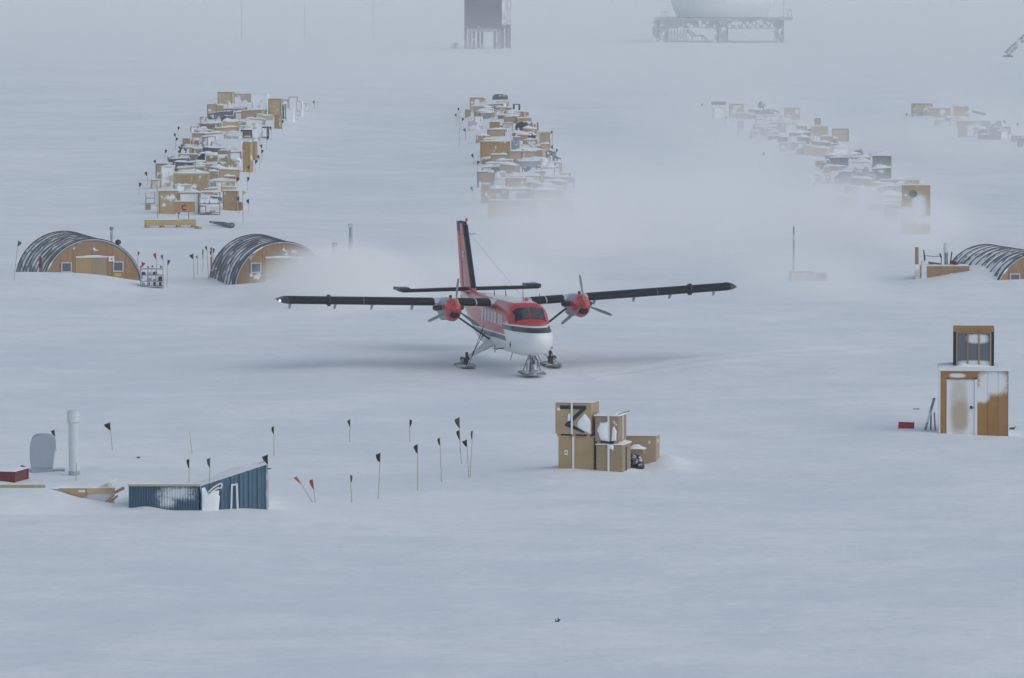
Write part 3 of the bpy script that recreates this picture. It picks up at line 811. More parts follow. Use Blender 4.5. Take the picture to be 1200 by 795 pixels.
# middle column
p = P(714, 552.5); s = scale_at(p); wm = 31 / s / math.cos(YW); hb = 33 / s
mbx = crate_at((p.x, p.y, p.z - 0.06), wm, 1.25, hb, YW, M['tan_clean'], 'lower tan crate in the middle column of the pile, snow on its upper edge', PG, capth=0.14, battens=False)
strap(mbx, 0.08 - 0.1, wm, hb, 1.25)
snow_patch(mbx, [(-0.02, hb), (0.16, hb), (0.14, hb - 0.18), (0.02, hb - 0.13)], 0.002, 0.05, 6)
tp = MB(); tp.box(wm / 2 - 0.002, wm / 2 + 0.012, 0.45, 0.62, 0.04, hb - 0.10); tp.build('black_mark', M['tape'], mbx)
up = Vector((p.x, p.y, p.z - 0.06 + hb + 0.12)) + Matrix.Rotation(YW, 3, 'Z') @ Vector((-0.10, 0.05, 0))
wu = 27.5 / s / math.cos(YW); hu = 29.5 / s
mt = crate_at(up, wu, 1.2, hu, YW, M['brown'], 'darker brown crate under a thick snow cap, half plastered with snow beside the zigzag crate', PG, capth=0.16, battens=False)
sk = MB()
for x in (-wu / 2 + 0.05, wu / 2 - 0.17): sk.box(x, x + 0.12, 0.03, 1.15, -0.13, 0.0)
sk.build('skid', M['tan_clean'], mt)
strap(mt, 0.065, wu, hu, 1.2)
V = lambda u, v: (-wu / 2 + u * wu, v * hu)
snow_patch(mt, [V(0.08, 0.42), V(0.22, 0.74), V(0.56, 0.78), V(0.57, 0.0), V(0.25, 0.04)], 0.002, 0.06, 8)
snow_patch(mt, [V(0.74, 0.55), V(0.82, 0.62), V(0.92, 0.40), V(0.90, 0.0), V(0.70, 0.02)], 0.002, 0.05, 9)
sb = MB(); sb.box(wu / 2 - 0.002, wu / 2 + 0.012, 0.6, 0.68, 0, hu); sb.build('strap', M['strap'], mt)
stk = MB(); a = Vector((wu / 2 - 0.05, 0.2, hu + 0.06)); stk.tube(a, a + Vector((0.42, -0.1, 0.13)), 0.016, n=6)
tag(stk.build('stick', M['bamboo']), 'thin stick poking out of the snow cap on the brown crate', 'stick')
bpy.data.objects['stick'].matrix_world = mt.matrix_basis.copy()
# crate behind on the right with the drift
p = P(751, 545); s = scale_at(p)
rc = crate_at((p.x, p.y, p.z - 0.2), 36.5 / s, 1.0, 34 / s + 0.2, R(-8), M['tan_clean'], 'lone tan crate with its corner buried in a snow drift, behind the crate pile', PG, cap=True, capth=0.015, battens=False)
pt_ = MB(); pt_.box(0.26, 0.33, -0.012, 0.002, 34 / s + 0.2 - 0.26, 34 / s + 0.2 - 0.17); pt_.build('paper_tag', M['paper'], rc)
pt_ = MB(); pt_.box(36.5 / s / 2 - 0.002, 36.5 / s / 2 + 0.012, 0.3, 0.55, 34 / s - 0.05, 34 / s + 0.06); pt_.build('paper_tag', M['paper'], rc)
p = P(746, 549); s = scale_at(p)
bg_ = MB(); r = random.Random(3)
for k in range(9):
    bg_.ball((r.uniform(-0.26, 0.22), r.uniform(-0.1, 0.3), r.uniform(0.1, 0.42)), r.uniform(0.14, 0.24), r.uniform(0.14, 0.22), r.uniform(0.12, 0.22), 9, 6)
o = tag(bg_.build('sack', M['bag'], None, True), 'crumpled black plastic sacks streaked with snow, between the crates', 'sack'); o.location = (p.x - 0.05, p.y, p.z - 0.08)
ob = crate_at((p.x, p.y + 0.15, p.z + 0.47), 0.50, 0.45, 0.17, R(-10), M['lumber_brown'], 'small orange-brown box under snow, lying on the black sacks', None, battens=False, capth=0.11)

# ------------------------------------------------------------------ marker flags
def mflag(bx, by, tx, ty, mat, label, group=None, fw=0.16, fh=0.32, sgn=-1, pole=0.013, cat='flag', seed=0, cloth=True, base=None):
    p = P(bx, by) if base is None else base; s = scale_at(p)
    top = Vector(((tx - bx) / s, 0, (by - ty) / s)); p = Vector((p.x, p.y, p.z - 0.12)); top.z += 0.12
    t = thing('marker_flag', p, 0, label, cat, group)
    mb = MB(); mb.tube((0, 0, 0), top, pole, pole * 0.8, 6); mb.build('pole', M['bamboo'], t)
    if cloth:
        d = top.normalized(); r = random.Random(seed + int(bx * 3 + by)); cb = MB(); rows = []
        for k in range(5):
            v = k / 4; q = top - d * (0.02 + fh * v); row = []
            for j in range(4):
                u = j / 3; wv = fw * u * (1 - 0.45 * v if sgn else 1)
                row.append((q.x + sgn * wv * (0.75 + 0.25 * math.sin(v * 3 + r.random())), q.y + 0.05 * math.sin(u * 5 + v * 4 + seed) * u, q.z - 0.35 * fw * u * (1 - v) + 0.15 * fh * u * v))
            rows.append(row)
        e = 0.006
        cb.loft([[(x, y - e, z) for x, y, z in rw] for rw in rows] + [[(x, y + e, z) for x, y, z in rw] for rw in rows[::-1]], closed=False, cap=False)
        cb.build('cloth', M[mat], t, True)
    return t
FG = 'marker flags on thin poles in the near snow'
FL = [
 (66, 530, 64, 503, 'black', 'black marker flag standing right behind the grey curved vent hood', -1, .13, .30),
 (132, 528.5, 129, 494.5, 'black', 'wide black flag alone on the snow beyond the white pipe', -1, .24, .30),
 (221, 596, 222, 537, 'black', 'thin black flag in front of the corrugated dark blue wall', -1, .10, .32),
 (244.5, 597, 246.5, 536, 'green', 'green marker flag where the two blue walls meet', -1, .12, .32),
 (314.5, 596, 314, 532, 'black', 'black triangular flag at the high end of the sloping blue wall', -1, .2, .32),
 (321, 535, 321, 499, 'black', 'small black flag behind the high end of the blue wall', -1, .10, .30),
 (409.5, 518, 410.5, 491, 'black', 'black flag far back on the snow, nearest in line with the left wing root', -1, .11, .28),
 (480.5, 518, 480, 491, 'black', 'black flag far back, just left of the close group of four flags', 1, .10, .28),
 (412.5, 589, 410.5, 556, 'greyflag', 'small furled grey-black flag low on the snow, just right of the red flag', 1, .08, .26),
 (443, 585, 446, 530, 'black', 'tall black flag rounded like a half disc, right of the furled grey one', -1, .17, .32),
 (489.5, 575, 489.5, 520, 'black', 'tall upright black flag with square cloth', -1, .15, .32),
 (517.5, 565, 515.5, 512.5, 'black', 'black flag with narrow cloth and a tall pale pole, left of the crossing pair', -1, .10, .28),
 (539.5, 530, 538.5, 488.5, 'greyflag', 'faded grey flag hanging above a black one', -1, .20, .40),
 (541, 544, 538, 503.5, 'black', 'black flag right below the faded grey flag', -1, .12, .36),
 (549.5, 560, 547, 514.5, 'black', 'black flag with a triangular cloth, of the crossing pair', -1, .17, .26),
 (550.5, 560.5, 554, 504, 'black', 'thin furled black flag leaning over its crossing neighbour', -1, .07, .32),
 (369, 589, 347.5, 558, 'orange', 'orange flag leaning far over beside the red one', -1, .12, .34),
 (370, 589, 366.5, 561, 'red', 'red flag standing beside the leaning orange one', -1, .13, .36),
 (4, 582, 4.3, 556, 'black', 'short dark flag in front of the dark red box', -1, .09, .34)]
for k, (bx, by, tx, ty, m, lb_, sg, fw, fh) in enumerate(FL):
    mflag(bx, by, tx, ty, m, lb_, FG, fw, fh, sg, seed=k)
mflag(225.5, 532, 222.3, 506, 'black', 'bare thin pole without a flag on the snow behind the blue walls', None, cat='pole', cloth=False)
mflag(88, 588, 90, 543, 'black', 'bare bamboo pole in front of the brown plywood edge', None, cat='pole', cloth=False, pole=0.016)
# tiny dark bit far in front
p = P(654, 729); mb = MB(); mb.tube((-0.07, 0, 0.0), (0.06, 0.03, 0.06), 0.018, n=5); mb.tube((0.02, 0, 0.0), (0.0, 0.02, 0.10), 0.016, n=5); mb.tube((-0.05, 0.02, 0), (-0.07, 0.02, 0.07), 0.014, n=5)
o = tag(mb.build('twig', M['black']), 'small dark scrap of twig alone on the nearest snow', 'debris'); o.location = p

def frost_mat(name, base_m, blobs, edge=0.10, nz=0.16):
    """copy of a board material with frost stuck on in patches of their own shape (object x-z)"""
    m = M[base_m].copy(); m.name = name; nt = m.node_tree; b = nt.nodes['Principled BSDF']
    old = b.inputs['Base Color'].links[0].from_socket
    tc = node(nt, 'ShaderNodeTexCoord'); sp = node(nt, 'ShaderNodeSeparateXYZ'); nt.links.new(tc.outputs['Object'], sp.inputs[0])
    n = noise(nt, tc.outputs['Object'], 3.5, 4); n2 = noise(nt, tc.outputs['Object'], 14, 4)
    nn = math_n(nt, 'ADD', math_n(nt, 'MULTIPLY', math_n(nt, 'SUBTRACT', n, 0.5), nz * 2), math_n(nt, 'MULTIPLY', math_n(nt, 'SUBTRACT', n2, 0.5), nz * 2.2))
    acc = None
    for cx, cz, rx, rz, sgn in blobs:
        dx = math_n(nt, 'DIVIDE', math_n(nt, 'SUBTRACT', sp.outputs[0], cx), rx); dz = math_n(nt, 'DIVIDE', math_n(nt, 'SUBTRACT', sp.outputs[2], cz), rz)
        d = math_n(nt, 'SQRT', math_n(nt, 'ADD', math_n(nt, 'POWER', math_n(nt, 'ABSOLUTE', dx), 3.0), math_n(nt, 'POWER', math_n(nt, 'ABSOLUTE', dz), 3.0)))
        k = ramp(nt, math_n(nt, 'ADD', math_n(nt, 'SUBTRACT', 1.0, d), nn), -edge, edge)
        if acc is None: acc = k if sgn > 0 else math_n(nt, 'SUBTRACT', 1.0, k)
        elif sgn > 0: acc = math_n(nt, 'MAXIMUM', acc, k)
        else: acc = math_n(nt, 'MULTIPLY', acc, math_n(nt, 'SUBTRACT', 1.0, math_n(nt, 'MULTIPLY', k, 0.6 if sgn < -0.9 else 0.42)))
    nt.links.new(mixc(nt, math_n(nt, 'MULTIPLY', acc, 0.93), old, (0.74, 0.75, 0.765)), b.inputs['Base Color'])
    return m

# ------------------------------------------------------------------ buried building at the near left
def buried():
    # --- blue walls
    p = P(192, 597); s = scale_at(p); loc = Vector((p.x, p.y, p.z - 0.15))
    t = thing('buried_entrance', loc, 0, 'snow-buried entrance with dark blue corrugated walls, one level and one rising', 'entrance')
    blue = mat_plain('blue_sheet', (0.062, 0.128, 0.185), 0.55, 0.0, 0.2, 0.0)
    X = lambda px: (px - 192) / s; Z = lambda py: (597 - py) / s + 0.15
    mb = MB(); x0, x1 = X(151), X(233.4); n = 27; f, bk = [], []
    for k in range(n * 4 + 1):
        x = x0 + (x1 - x0) * k / (n * 4); y = (0, 0, 0.05, 0.05)[k % 4]; f.append((x, y))
    top, bot = Z(570.2), -0.3
    mb.loft([[(x, y, bot) for x, y in f], [(x, y, top) for x, y in f], [(x, y + 0.06, top) for x, y in f], [(x, y + 0.06, bot) for x, y in f]], closed=False, cap=False)
    M['blue_sheet'] = blue
    lw = mb.build('corrugated_wall', frost_mat('frosted_blue_sheet', 'blue_sheet', [(X(206), Z(579), 18 / s, 7 / s, 1), (X(196), Z(588), 9 / s, 6 / s, 1)], 0.9, 0.9), t)
    tr = MB(); tr.box(x0 - 0.02, x1 + 0.03, -0.05, 0.12, top + 0.005, top + 0.055); tr.build('wall_trim', M['trim'], t)
    # --- rising wall in panels
    xs = [235, 246, 258, 270, 280, 291, 301, 311.5]; ang = R(9)
    zt = lambda px: Z(570 - (px - 235) / 76.5 * 24)
    for a, b in zip(xs, xs[1:]):
        m2 = MB(); g = 0.008; ya = (a - 235) / s * math.tan(ang); yb = (b - 235) / s * math.tan(ang)
        xa, xb = X(a) + g, X(b) - g
        pts = []
        for k in range(9):
            u = k / 8; x = xa + (xb - xa) * u; y = ya + (yb - ya) * u + (0.018 if k in (2, 3, 6, 7) else 0.0)
            pts.append((x, y, zt(a + (b - a) * u)))
        m2.loft([[(x, y, -0.3) for x, y, z in pts], [(x, y, z) for x, y, z in pts], [(x, y + 0.06, z) for x, y, z in pts], [(x, y + 0.06, -0.3) for x, y, z in pts]], closed=False, cap=False)
        m2.build('wall_panel', blue, t)
    e = MB(); e.box(X(311.6), X(312.6), 0.28, 0.42, -0.3, zt(311.5) + 0.02); e.build('corner_trim', M['grey'], t)
    hk = MB(); hk.tube((X(312.5), 0.33, Z(550.5)), (X(317), 0.33, Z(550.5)), 0.018, n=6); hk.build('bracket', M['greyflag'], t)
    # white door frame half covered, a rail and packed snow
    df = MB(); yy = 0.10
    df.prism([(X(269.5), -0.2), (X(271.3), -0.2), (X(272.6), Z(570)), (X(276.2), Z(569)), (X(277.7), -0.2), (X(279.8), -0.2), (X(278.4), Z(566.6)), (X(270.6), Z(568))], yy - 0.06, yy + 0.03)
    df.build('door_frame', M['white_frost'], t)
    snow_patch(t, [(X(235), -0.1), (X(235), Z(571)), (X(240), Z(571)), (X(243), Z(580)), (X(247), Z(577)), (X(256), Z(575)), (X(257), Z(582)), (X(256), -0.1)], 0.035, 0.045, 22)
    rl = MB(); pts = [(X(244), 0.0, Z(577)), (X(250), 0.02, Z(571.5)), (X(256), 0.04, Z(568)), (X(259), 0.05, Z(566.5)), (X(260.2), 0.05, Z(569)), (X(258.6), 0.05, Z(572.5)), (X(255), 0.04, Z(572)), (X(247), 0.02, Z(577.5))]
    rl.path(pts, 0.028, 6); rl.build('hand_rail', M['white_frost'], t)
    # drift lying on the buried roof behind both walls
    cols = [150.6, 151, 170, 192, 214, 233, 246, 262, 278, 294, 310.5, 310.9]; mb = MB(); rows = []
    for q, (dy, kz) in enumerate(((0.05, 1.0), (0.5, 1.06), (1.6, 1.0), (3.2, 0.8), (5.5, 0.35), (8.5, -0.35))):
        row = []
        for i, c in enumerate(cols):
            zz = (Z(570) if c < 234 else zt(min(c, 311)))
            pass
            yy = dy + (0 if c < 235 else (c - 235) / s * math.tan(ang)) + 0
            z = zz * kz + (0.04 * math.sin(c * 0.09 + dy * 1.3) if q else -0.03) 
            gx, gy = loc.x + X(c), loc.y + yy
            gz = float(ground(gx, gy)) - loc.z
            row.append((X(c) - dy * 0.11 * (c - 151) / 160, yy, gz - 0.4 if c in (310.9, 150.6) else (zz - 0.02) if q == 0 else max(z * 1.0 + gz * (0.15 if q == 1 else 0.6), gz - 0.25) if q < 5 else gz - 0.25))
        rows.append(row)
    mb.loft(rows, closed=False, cap=False)
    tag(mb.build('roof_drift', M['snow'], None, True), kind='structure').location = loc
    # --- low snow-covered roof with plywood edges
    p = P(60, 592); s = scale_at(p); loc = Vector((p.x, p.y, p.z - 0.15))
    t = thing('buried_roof', loc, 0, 'low buried roof edged with yellow and brown boards, carrying vent hood and white pipe', 'roof')
    X = lambda px: (px - 60) / s; Z = lambda py: (592 - py) / s + 0.15
    zr = Z(571)
    mb = MB(); mb.box(X(-60), X(132), 0.06, 0.9, -0.2, zr - 0.03); mb.build('snow_fill', M['cap'], t)
    mb = MB(); rows = []
    for q, (dy, k) in enumerate(((-0.02, 0), (0.0, 1.0), (0.25, 1.12), (1.0, 1.15), (2.5, 1.1), (4.5, 1.08), (6.5, 1.05), (8.0, 0.9), (11.0, -0.3))):
        row = []
        for c in (-90, -60, -30, 0, 25, 50, 75, 95, 110, 122, 131.5, 132):
            gx, gy = loc.x + X(c), loc.y + dy; gz = float(ground(gx, gy)) - loc.z
            e = zr + 0.03 * math.sin(c * 0.11 + dy * 1.7)
            z = (gz + (e - gz) * k) if k > 0 else (zr - 0.06 if q == 0 else gz - 0.3)
            if c == 132: z = gz - 0.4
            row.append((X(c) - (0.0 if c < 60 else dy * 0.13 * (c - 60) / 72), dy, z))
        rows.append(row)
    mb.loft(rows, closed=False, cap=False); mb.build('roof_snow', M['snow'], t, True)
    mb = MB(); mb.box(X(-60), X(53), -0.03, 0.055, Z(571.5), Z(568.6)); mb.build('edge_board', M['trim'], t)
    mb = MB(); mb.prism([(X(68), Z(572.2)), (X(135), Z(572.4)), (X(133), Z(577.5)), (X(104), Z(577)), (X(101), Z(582)), (X(90), Z(583)), (X(82), Z(578))], -0.02, 0.055); mb.build('edge_board', M['lumber_brown'], t)
    mb = MB(); mb.box(X(92), X(100), -0.03, -0.012, Z(577), Z(574.4)); mb.build('paper_tag', M['paper'], t)
    mb = MB(); mb.box(X(102), X(134), -0.065, -0.022, Z(577.6), Z(572.8)); mb.build('edge_board', M['lumber'], t)
    for x0, z0, x1, z1, th in ((133.5, 577.5, 145.5, 571.5, 3.4), (121.5, 590.5, 134, 579.5, 2.0), (127, 590.8, 138, 580.5, 2.4)):
        a, b = Vector((X(x0), 0, Z(z0))), Vector((X(x1), 0, Z(z1))); d = (b - a).normalized(); n = Vector((-d.z, 0, d.x)) * th / s / 2
        mb = MB(); mb.prism([(v.x, v.z) for v in (a - n, b - n, b + n, a + n)], -0.16, -0.07); mb.build('brace_board', M['lumber_brown'], t)
    # snow banked under the edge (part of the terrain)
    mb = MB(); rows = []
    for dy, k in ((-0.06, 1.0), (-0.7, 0.82), (-1.6, 0.50), (-2.8, 0.18), (-4.2, -0.3)):
        row = []
        for c in (-80, -50, -20, 0, 20, 40, 55, 70, 82, 92, 104, 120, 136, 150, 166, 184, 205, 225):
            e = Z(571.6) if c <= 55 else Z(571.6 + (c - 55) * 0.30) if c < 92 else Z(582.5 + (c - 92) * 0.165) if c < 136 else Z(min(589.8 + (c - 136) * 0.115, 599))
            if 138 < c < 160: e = e + 0.10 * math.exp(-((c - 148) / 9) ** 2)
            gx, gy = loc.x + X(c), loc.y + dy; gz = float(ground(gx, gy)) - loc.z
            yy = dy - (0.10 if 100 < c < 150 else 0.0) - (0.35 if c > 150 else 0)
            row.append((X(c), yy, gz + (e - gz) * k - (0.0 if k > 0 else 0.1)))
        rows.append(row)
    mb.loft(rows, closed=False, cap=False)
    tag(mb.build('snow_bank', M['snow'], None, True), kind='structure').location = loc
    def on_roof(px, py):
        q = flat(px, py, loc.z + zr + 0.05); return Vector((q.x, q.y, loc.z + zr + 0.02)), F / q.y
    # vent hood: tall sheet-metal gooseneck rounded over to the right
    q, s2 = on_roof(50, 553.5); k = 1 / s2
    v = thing('vent_hood', q, R(4), 'grey sheet-metal vent hood with rounded top, standing left of the white pipe', 'vent')
    prof = [(-12.5, 0), (-14.6, 14), (-15.2, 26), (-14.4, 35), (-12, 41), (-8, 44.2), (0, 44.8), (9, 44.0), (14, 41.5), (15.8, 37), (15.0, 28), (12.8, 14), (11.5, 0)]
    mb = MB(); rr = []
    for y, sc in ((0.0, 0.985), (0.02, 1), (0.75, 1), (0.77, 0.985)):
        rr.append([(x * k * sc, y, z * k * (sc if z else 1)) for x, z in prof])
    mb.loft(rr); mb.build('hood', M['duct'], v, True)
    mb = MB(); mb.box(-12.4 * k, 11.6 * k, -0.025, 0.01, 5.0 * k, 6.6 * k); mb.box(-13.6 * k, -12.9 * k, -0.02, 0.01, 7 * k, 30 * k); mb.build('seam', M['steel'], v)
    mb = MB(); mb.box(10 * k, 26 * k, 0.1, 0.7, 0.0, 3.0 * k, bev=0.02); mb.build('base_plate', M['grey'], v)
    q, s2 = on_roof(87, 557); k = 1 / s2
    v = thing('vent_pipe', q, 0, 'tall white vent pipe with a wider collar at its top', 'pipe')
    mb = MB(); mb.tube((0, 0, 0.1), (-0.6 * k, 0, 67 * k), 6.1 * k, n=20); mb.build('pipe', M['pipe_white'], v, True)
    mb = MB(); mb.tube((-0.6 * k, 0, 64 * k), (-0.9 * k, 0, 77.5 * k), 7.4 * k, 7.2 * k, n=20); mb.tube((-0.6 * k, 0, 62.5 * k), (-0.6 * k, 0, 64 * k), 6.4 * k, 7.4 * k, n=20); mb.build('collar', M['pipe_white'], v, True)
    mb = MB(); mb.tube((0, 0, -0.02), (0, 0, 6 * k), 6.7 * k, n=20); mb.build('base_sleeve', M['duct'], v, True)
    q, s2 = on_roof(0, 566); k = 1 / s2
    v = crate_at(q, 1.5, 1.4, 0.40, R(-14), M['crimson'], 'dark red low box under thick snow at the very edge of the buried roof', None, True, True, 'box', 'red_box', M['crimson'], 0.12)
    v.location.x -= 0.25
    q, s2 = on_roof(127, 570); k = 1 / s2
    mb = MB(); mb.prism([(-11 * k, 0), (11 * k, 0), (10.5 * k, 10.5 * k)], 0, 0.05); o = tag(mb.build('plywood_offcut', M['pale']), 'pale triangular plywood offcut sticking out of the roof snow', 'board'); o.location = q
    q, s2 = on_roof(22, 551); k = 1 / s2
    mb = MB(); r = random.Random(5); pts = [(-8 * k, 0, 0.02), (-4 * k, 0.1, 0.10), (1 * k, 0, 0.05), (5 * k, 0.1, 0.12), (8.5 * k, 0, 0.05), (9.5 * k, -0.1, 0.0)]
    mb.path(pts, 0.035, 6); mb.path([(-2 * k, 0.2, 0.03), (3 * k, 0.25, 0.14), (8 * k, 0.1, 0.10)], 0.03, 6)
    o = tag(mb.build('cable_coil', M['black'], None, True), 'black cable lying in loops on the snow beyond the dark red box', 'cable'); o.location = q
buried()
# scraps showing through the snow behind the buried roof
for px, py, L, lb_ in ((162, 537, 0.12, 'dark scrap showing through the snow behind the buried roof'), (257, 560, 0.45, 'short board end poking out of the snow above the blue wall')):
    q = P(px, py); mb = MB(); mb.box(-L / 2, L / 2, 0, 0.1, -0.1, 0.2 * L + 0.02, bev=0.01)
    o = tag(mb.build('scrap', M['pale'] if L > .3 else M['greyflag']), lb_, 'debris'); o.location = q

# ------------------------------------------------------------------ wooden shed with a window box on top
def shed():
    p = P(1141.5, 510); s = scale_at(p); k = 1 / s
    t = thing('wooden_shed', (p.x, p.y, p.z - 0.1), R(-3.6), 'small brown wooden shed with frosted white door and a glazed box on its roof', 'shed')
    X = lambda px: (px - 1141.5) * k; Z = lambda py: (510 - py) * k + 0.1
    zt = Z(435.2); mw = frost_mat('frosted_shed_board', 'shed_wood', [(X(1163), Z(449), 17 * k, 13.5 * k, 1), (X(1122), Z(440.5), 9 * k, 2.6 * k, 1), (X(1150), Z(462), 9 * k, 10 * k, 1)], 0.42, 0.30)
    # boards of the front, either side of the doorway
    for a, b, z0 in ((1102.2, 1109.2, -0.2), (1145.2, 1157, -0.2), (1157.3, 1169, -0.2), (1169.3, 1181, -0.2)):
        mb = MB(); mb.box(X(a) - X((a + b) / 2), X(b) - X((a + b) / 2), 0, 0.09, z0, zt)
        o = mb.build('wall_panel', mw, t)
        o.data.transform(Matrix.Translation((X((a + b) / 2), 0, 0)))
    mb = MB(); mb.box(X(1109.3), X(1145.1), 0.004, 0.09, Z(443), zt); mb.build('lintel_panel', mw, t)
    sd_ = MB(); sd_.box(X(1102.3), X(1104), 0.092, 2.3, -0.2, zt); sd_.build('side_wall', M['shed_wood'], t)
    sd_ = MB(); sd_.box(X(1179), X(1180.9), 0.092, 2.3, -0.2, zt); sd_.build('side_wall', M['shed_wood'], t)
    sd_ = MB(); sd_.box(X(1104.1), X(1178.9), 2.21, 2.298, -0.2, zt); sd_.build('back_wall', M['shed_wood'], t)
    for a, b in ((1100.4, 1102.1), (1181.1, 1182.2)):
        mb = MB(); mb.box(X(a), X(b), -0.02, 2.32, -0.2, zt); mb.build('corner_trim', M['white_frost'], t)
    mb = MB(); mb.box(X(1099), X(1183.2), -0.10, 2.42, zt + 0.003, zt + 0.13, bev=0.02); mb.build('roof', M['white_frost'], t)
    snow_slab(X(1099), X(1183.2), -0.08, 2.40, zt + 0.132, 0.09, 55, 0.0, 14, 6).build('roof_snow', M['cap'], t, True)
    # door
    md = frost_mat('frosted_door', 'door_wood', [(X(1127), Z(475), 40 * k, 50 * k, 1), (X(1125), Z(488), 9.5 * k, 18 * k, -1), (X(1123.5), Z(476), 10 * k, 31 * k, -0.5)], 0.5, 0.2)
    mb = MB(); mb.box(X(1111.8), X(1142.0), 0.03, 0.085, -0.15, Z(445.2)); dr = mb.build('door', md, t)
    for a, b in ((1109.3, 1111.7), (1142.1, 1145.1)):
        mb = MB(); mb.box(X(a), X(b), -0.02, 0.088, -0.18, Z(445)); mb.build('door_jamb', M['white_frost'], t)
    mb = MB(); mb.box(X(1111.8), X(1142), -0.015, 0.088, Z(445.1), Z(443.2)); mb.build('door_head', M['shed_wood'], t)
    mb = MB(); mb.tube((X(1137), -0.05, Z(478)), (X(1141), -0.05, Z(478)), 0.02, n=8); mb.tube((X(1138), 0.03, Z(478)), (X(1138), -0.05, Z(478)), 0.03, n=8); mb.box(X(1136.5), X(1139.5), 0.015, 0.032, Z(479.5), Z(476)); mb.build('handle', M['greyflag'], dr)
    # glazed box on the roof
    y0 = 0.25; zb = zt + 0.14; zz = Z(384.9); a, b = 1117.0, 1164.4
    mb = MB()
    mb.box(X(a), X(a + 3.2), y0 + 0.02, y0 + 1.2, zb, zz - 0.16); sk = mb.build('roof_window', M['black'], t)
    mb = MB(); mb.box(X(b - 3.2), X(b), y0 + 0.02, y0 + 1.2, zb, zz - 0.16); mb.build('side_cheek', M['black'], sk)
    mb = MB(); mb.box(X(a), X(b), y0 - 0.03, y0 + 1.22, zz - 0.155, zz); mb.build('head_board', M['shed_wood'], sk)
    mb = MB(); mb.box(X(a + 3.3), X(b - 3.3), y0 + 1.1, y0 + 1.18, zb, zz - 0.16); mb.build('back_board', M['shed_wood'], sk)
    mg = frost_mat('frosted_pane', 'pane', [(X(1145), Z(398.0), 12 * k, 5.2 * k, 1), (X(1141), Z(428), 19 * k, 4.5 * k, 1)], 0.45, 0.12)
    xs = [1120.3, 1133.7, 1146.9, 1161.1]
    for i in range(3):
        mb = MB(); mb.box(X(xs[i]), X(xs[i + 1]) - 0.004, y0 + 0.05, y0 + 0.075, zb, zz - 0.16); mb.build('pane', mg, sk)
    for x in (1121, 1133.7, 1146.9, 1160.4):
        mb = MB(); mb.box(X(x - 0.8), X(x + 0.8), y0 + 0.005, y0 + 0.048, zb, zz - 0.16); mb.build('mullion', M['lumber_brown'], sk)
    mb = MB(); mb.box(X(1121.9), X(1159.5), y0 + 0.002, y0 + 0.046, zz - 0.20, zz - 0.162); mb.build('mullion', M['lumber_brown'], sk)
    snow_slab(X(1121), X(1161), y0 - 0.22, y0 + 0.04, zb, 0.16, 91, 0.0, 8, 3).build('snow_patch', M['cap'], sk, True)
    # boards leaning on the side
    for x0, z0, x1, z1, m, lb_ in ((1083.5, 503.5, 1095, 466, 'grey', 'weathered grey board leaning against the shed, outermost of three'),
                                   (1090.6, 503.5, 1091.4, 477, 'greyflag', 'thin dark board propped between the leaning grey board and the shed'),
                                   (1096.2, 503, 1095, 483, 'lumber_brown', 'short orange-brown stick upright beside the shed wall')):
        q = P(x0, 504.5); a = Vector((0, 0, -0.08)); e = Vector(((x1 - x0) * k, 0.1, (504 - z1) * k)); w_ = 0.05 if m == 'grey' else 0.025
        mb = MB(); mb.loft([[a + Vector((-w_, -0.02, 0)), a + Vector((w_, -0.02, 0)), a + Vector((w_, 0.02, 0)), a + Vector((-w_, 0.02, 0))], [e + Vector((-w_, -0.02, 0)), e + Vector((w_, -0.02, 0)), e + Vector((w_, 0.02, 0)), e + Vector((-w_, 0.02, 0))]])
        o = tag(mb.build('leaning_board', M[m]), lb_, 'board'); o.location = q
    q = P(1062, 502.5); mb = MB(); mb.box(-9.4 * k, 9.4 * k, 0, 0.05, 0.0, 8.3 * k, bev=0.008)
    rs = thing('red_board', (q.x, q.y, q.z - 0.02), R(3), 'small bright red board standing in the snow left of the shed', 'board')
    rs.rotation_euler = (0, R(2), R(3)); mb.build('board', M['redsign'], rs)
    lp = MB(); lp.box(-9 * k, 9 * k, -0.006, 0.0, 6.9 * k, 7.8 * k); lp.build('edge_strip', M['crimson'], rs)
    q = P(1187, 503.5); mb = MB(); mb.box(-4 * k, 2 * k, 0, 0.08, -0.05, 0.07, bev=0.015); mb.tube((-2 * k, 0, 0), (3.2 * k, 0.05, 0.10), 0.02, n=5)
    o = tag(mb.build('scrap', M['greyflag']), 'grey scrap half buried beside the far corner of the shed', 'debris'); o.location = q
    q = P(1074, 480); mb = MB(); mb.box(-4 * k, 4 * k, 0, 0.1, -0.05, 0.035, bev=0.012)
    o = tag(mb.build('scrap', M['grey']), 'thin grey scrap flush with the snow above the red board', 'debris'); o.location = q
shed()

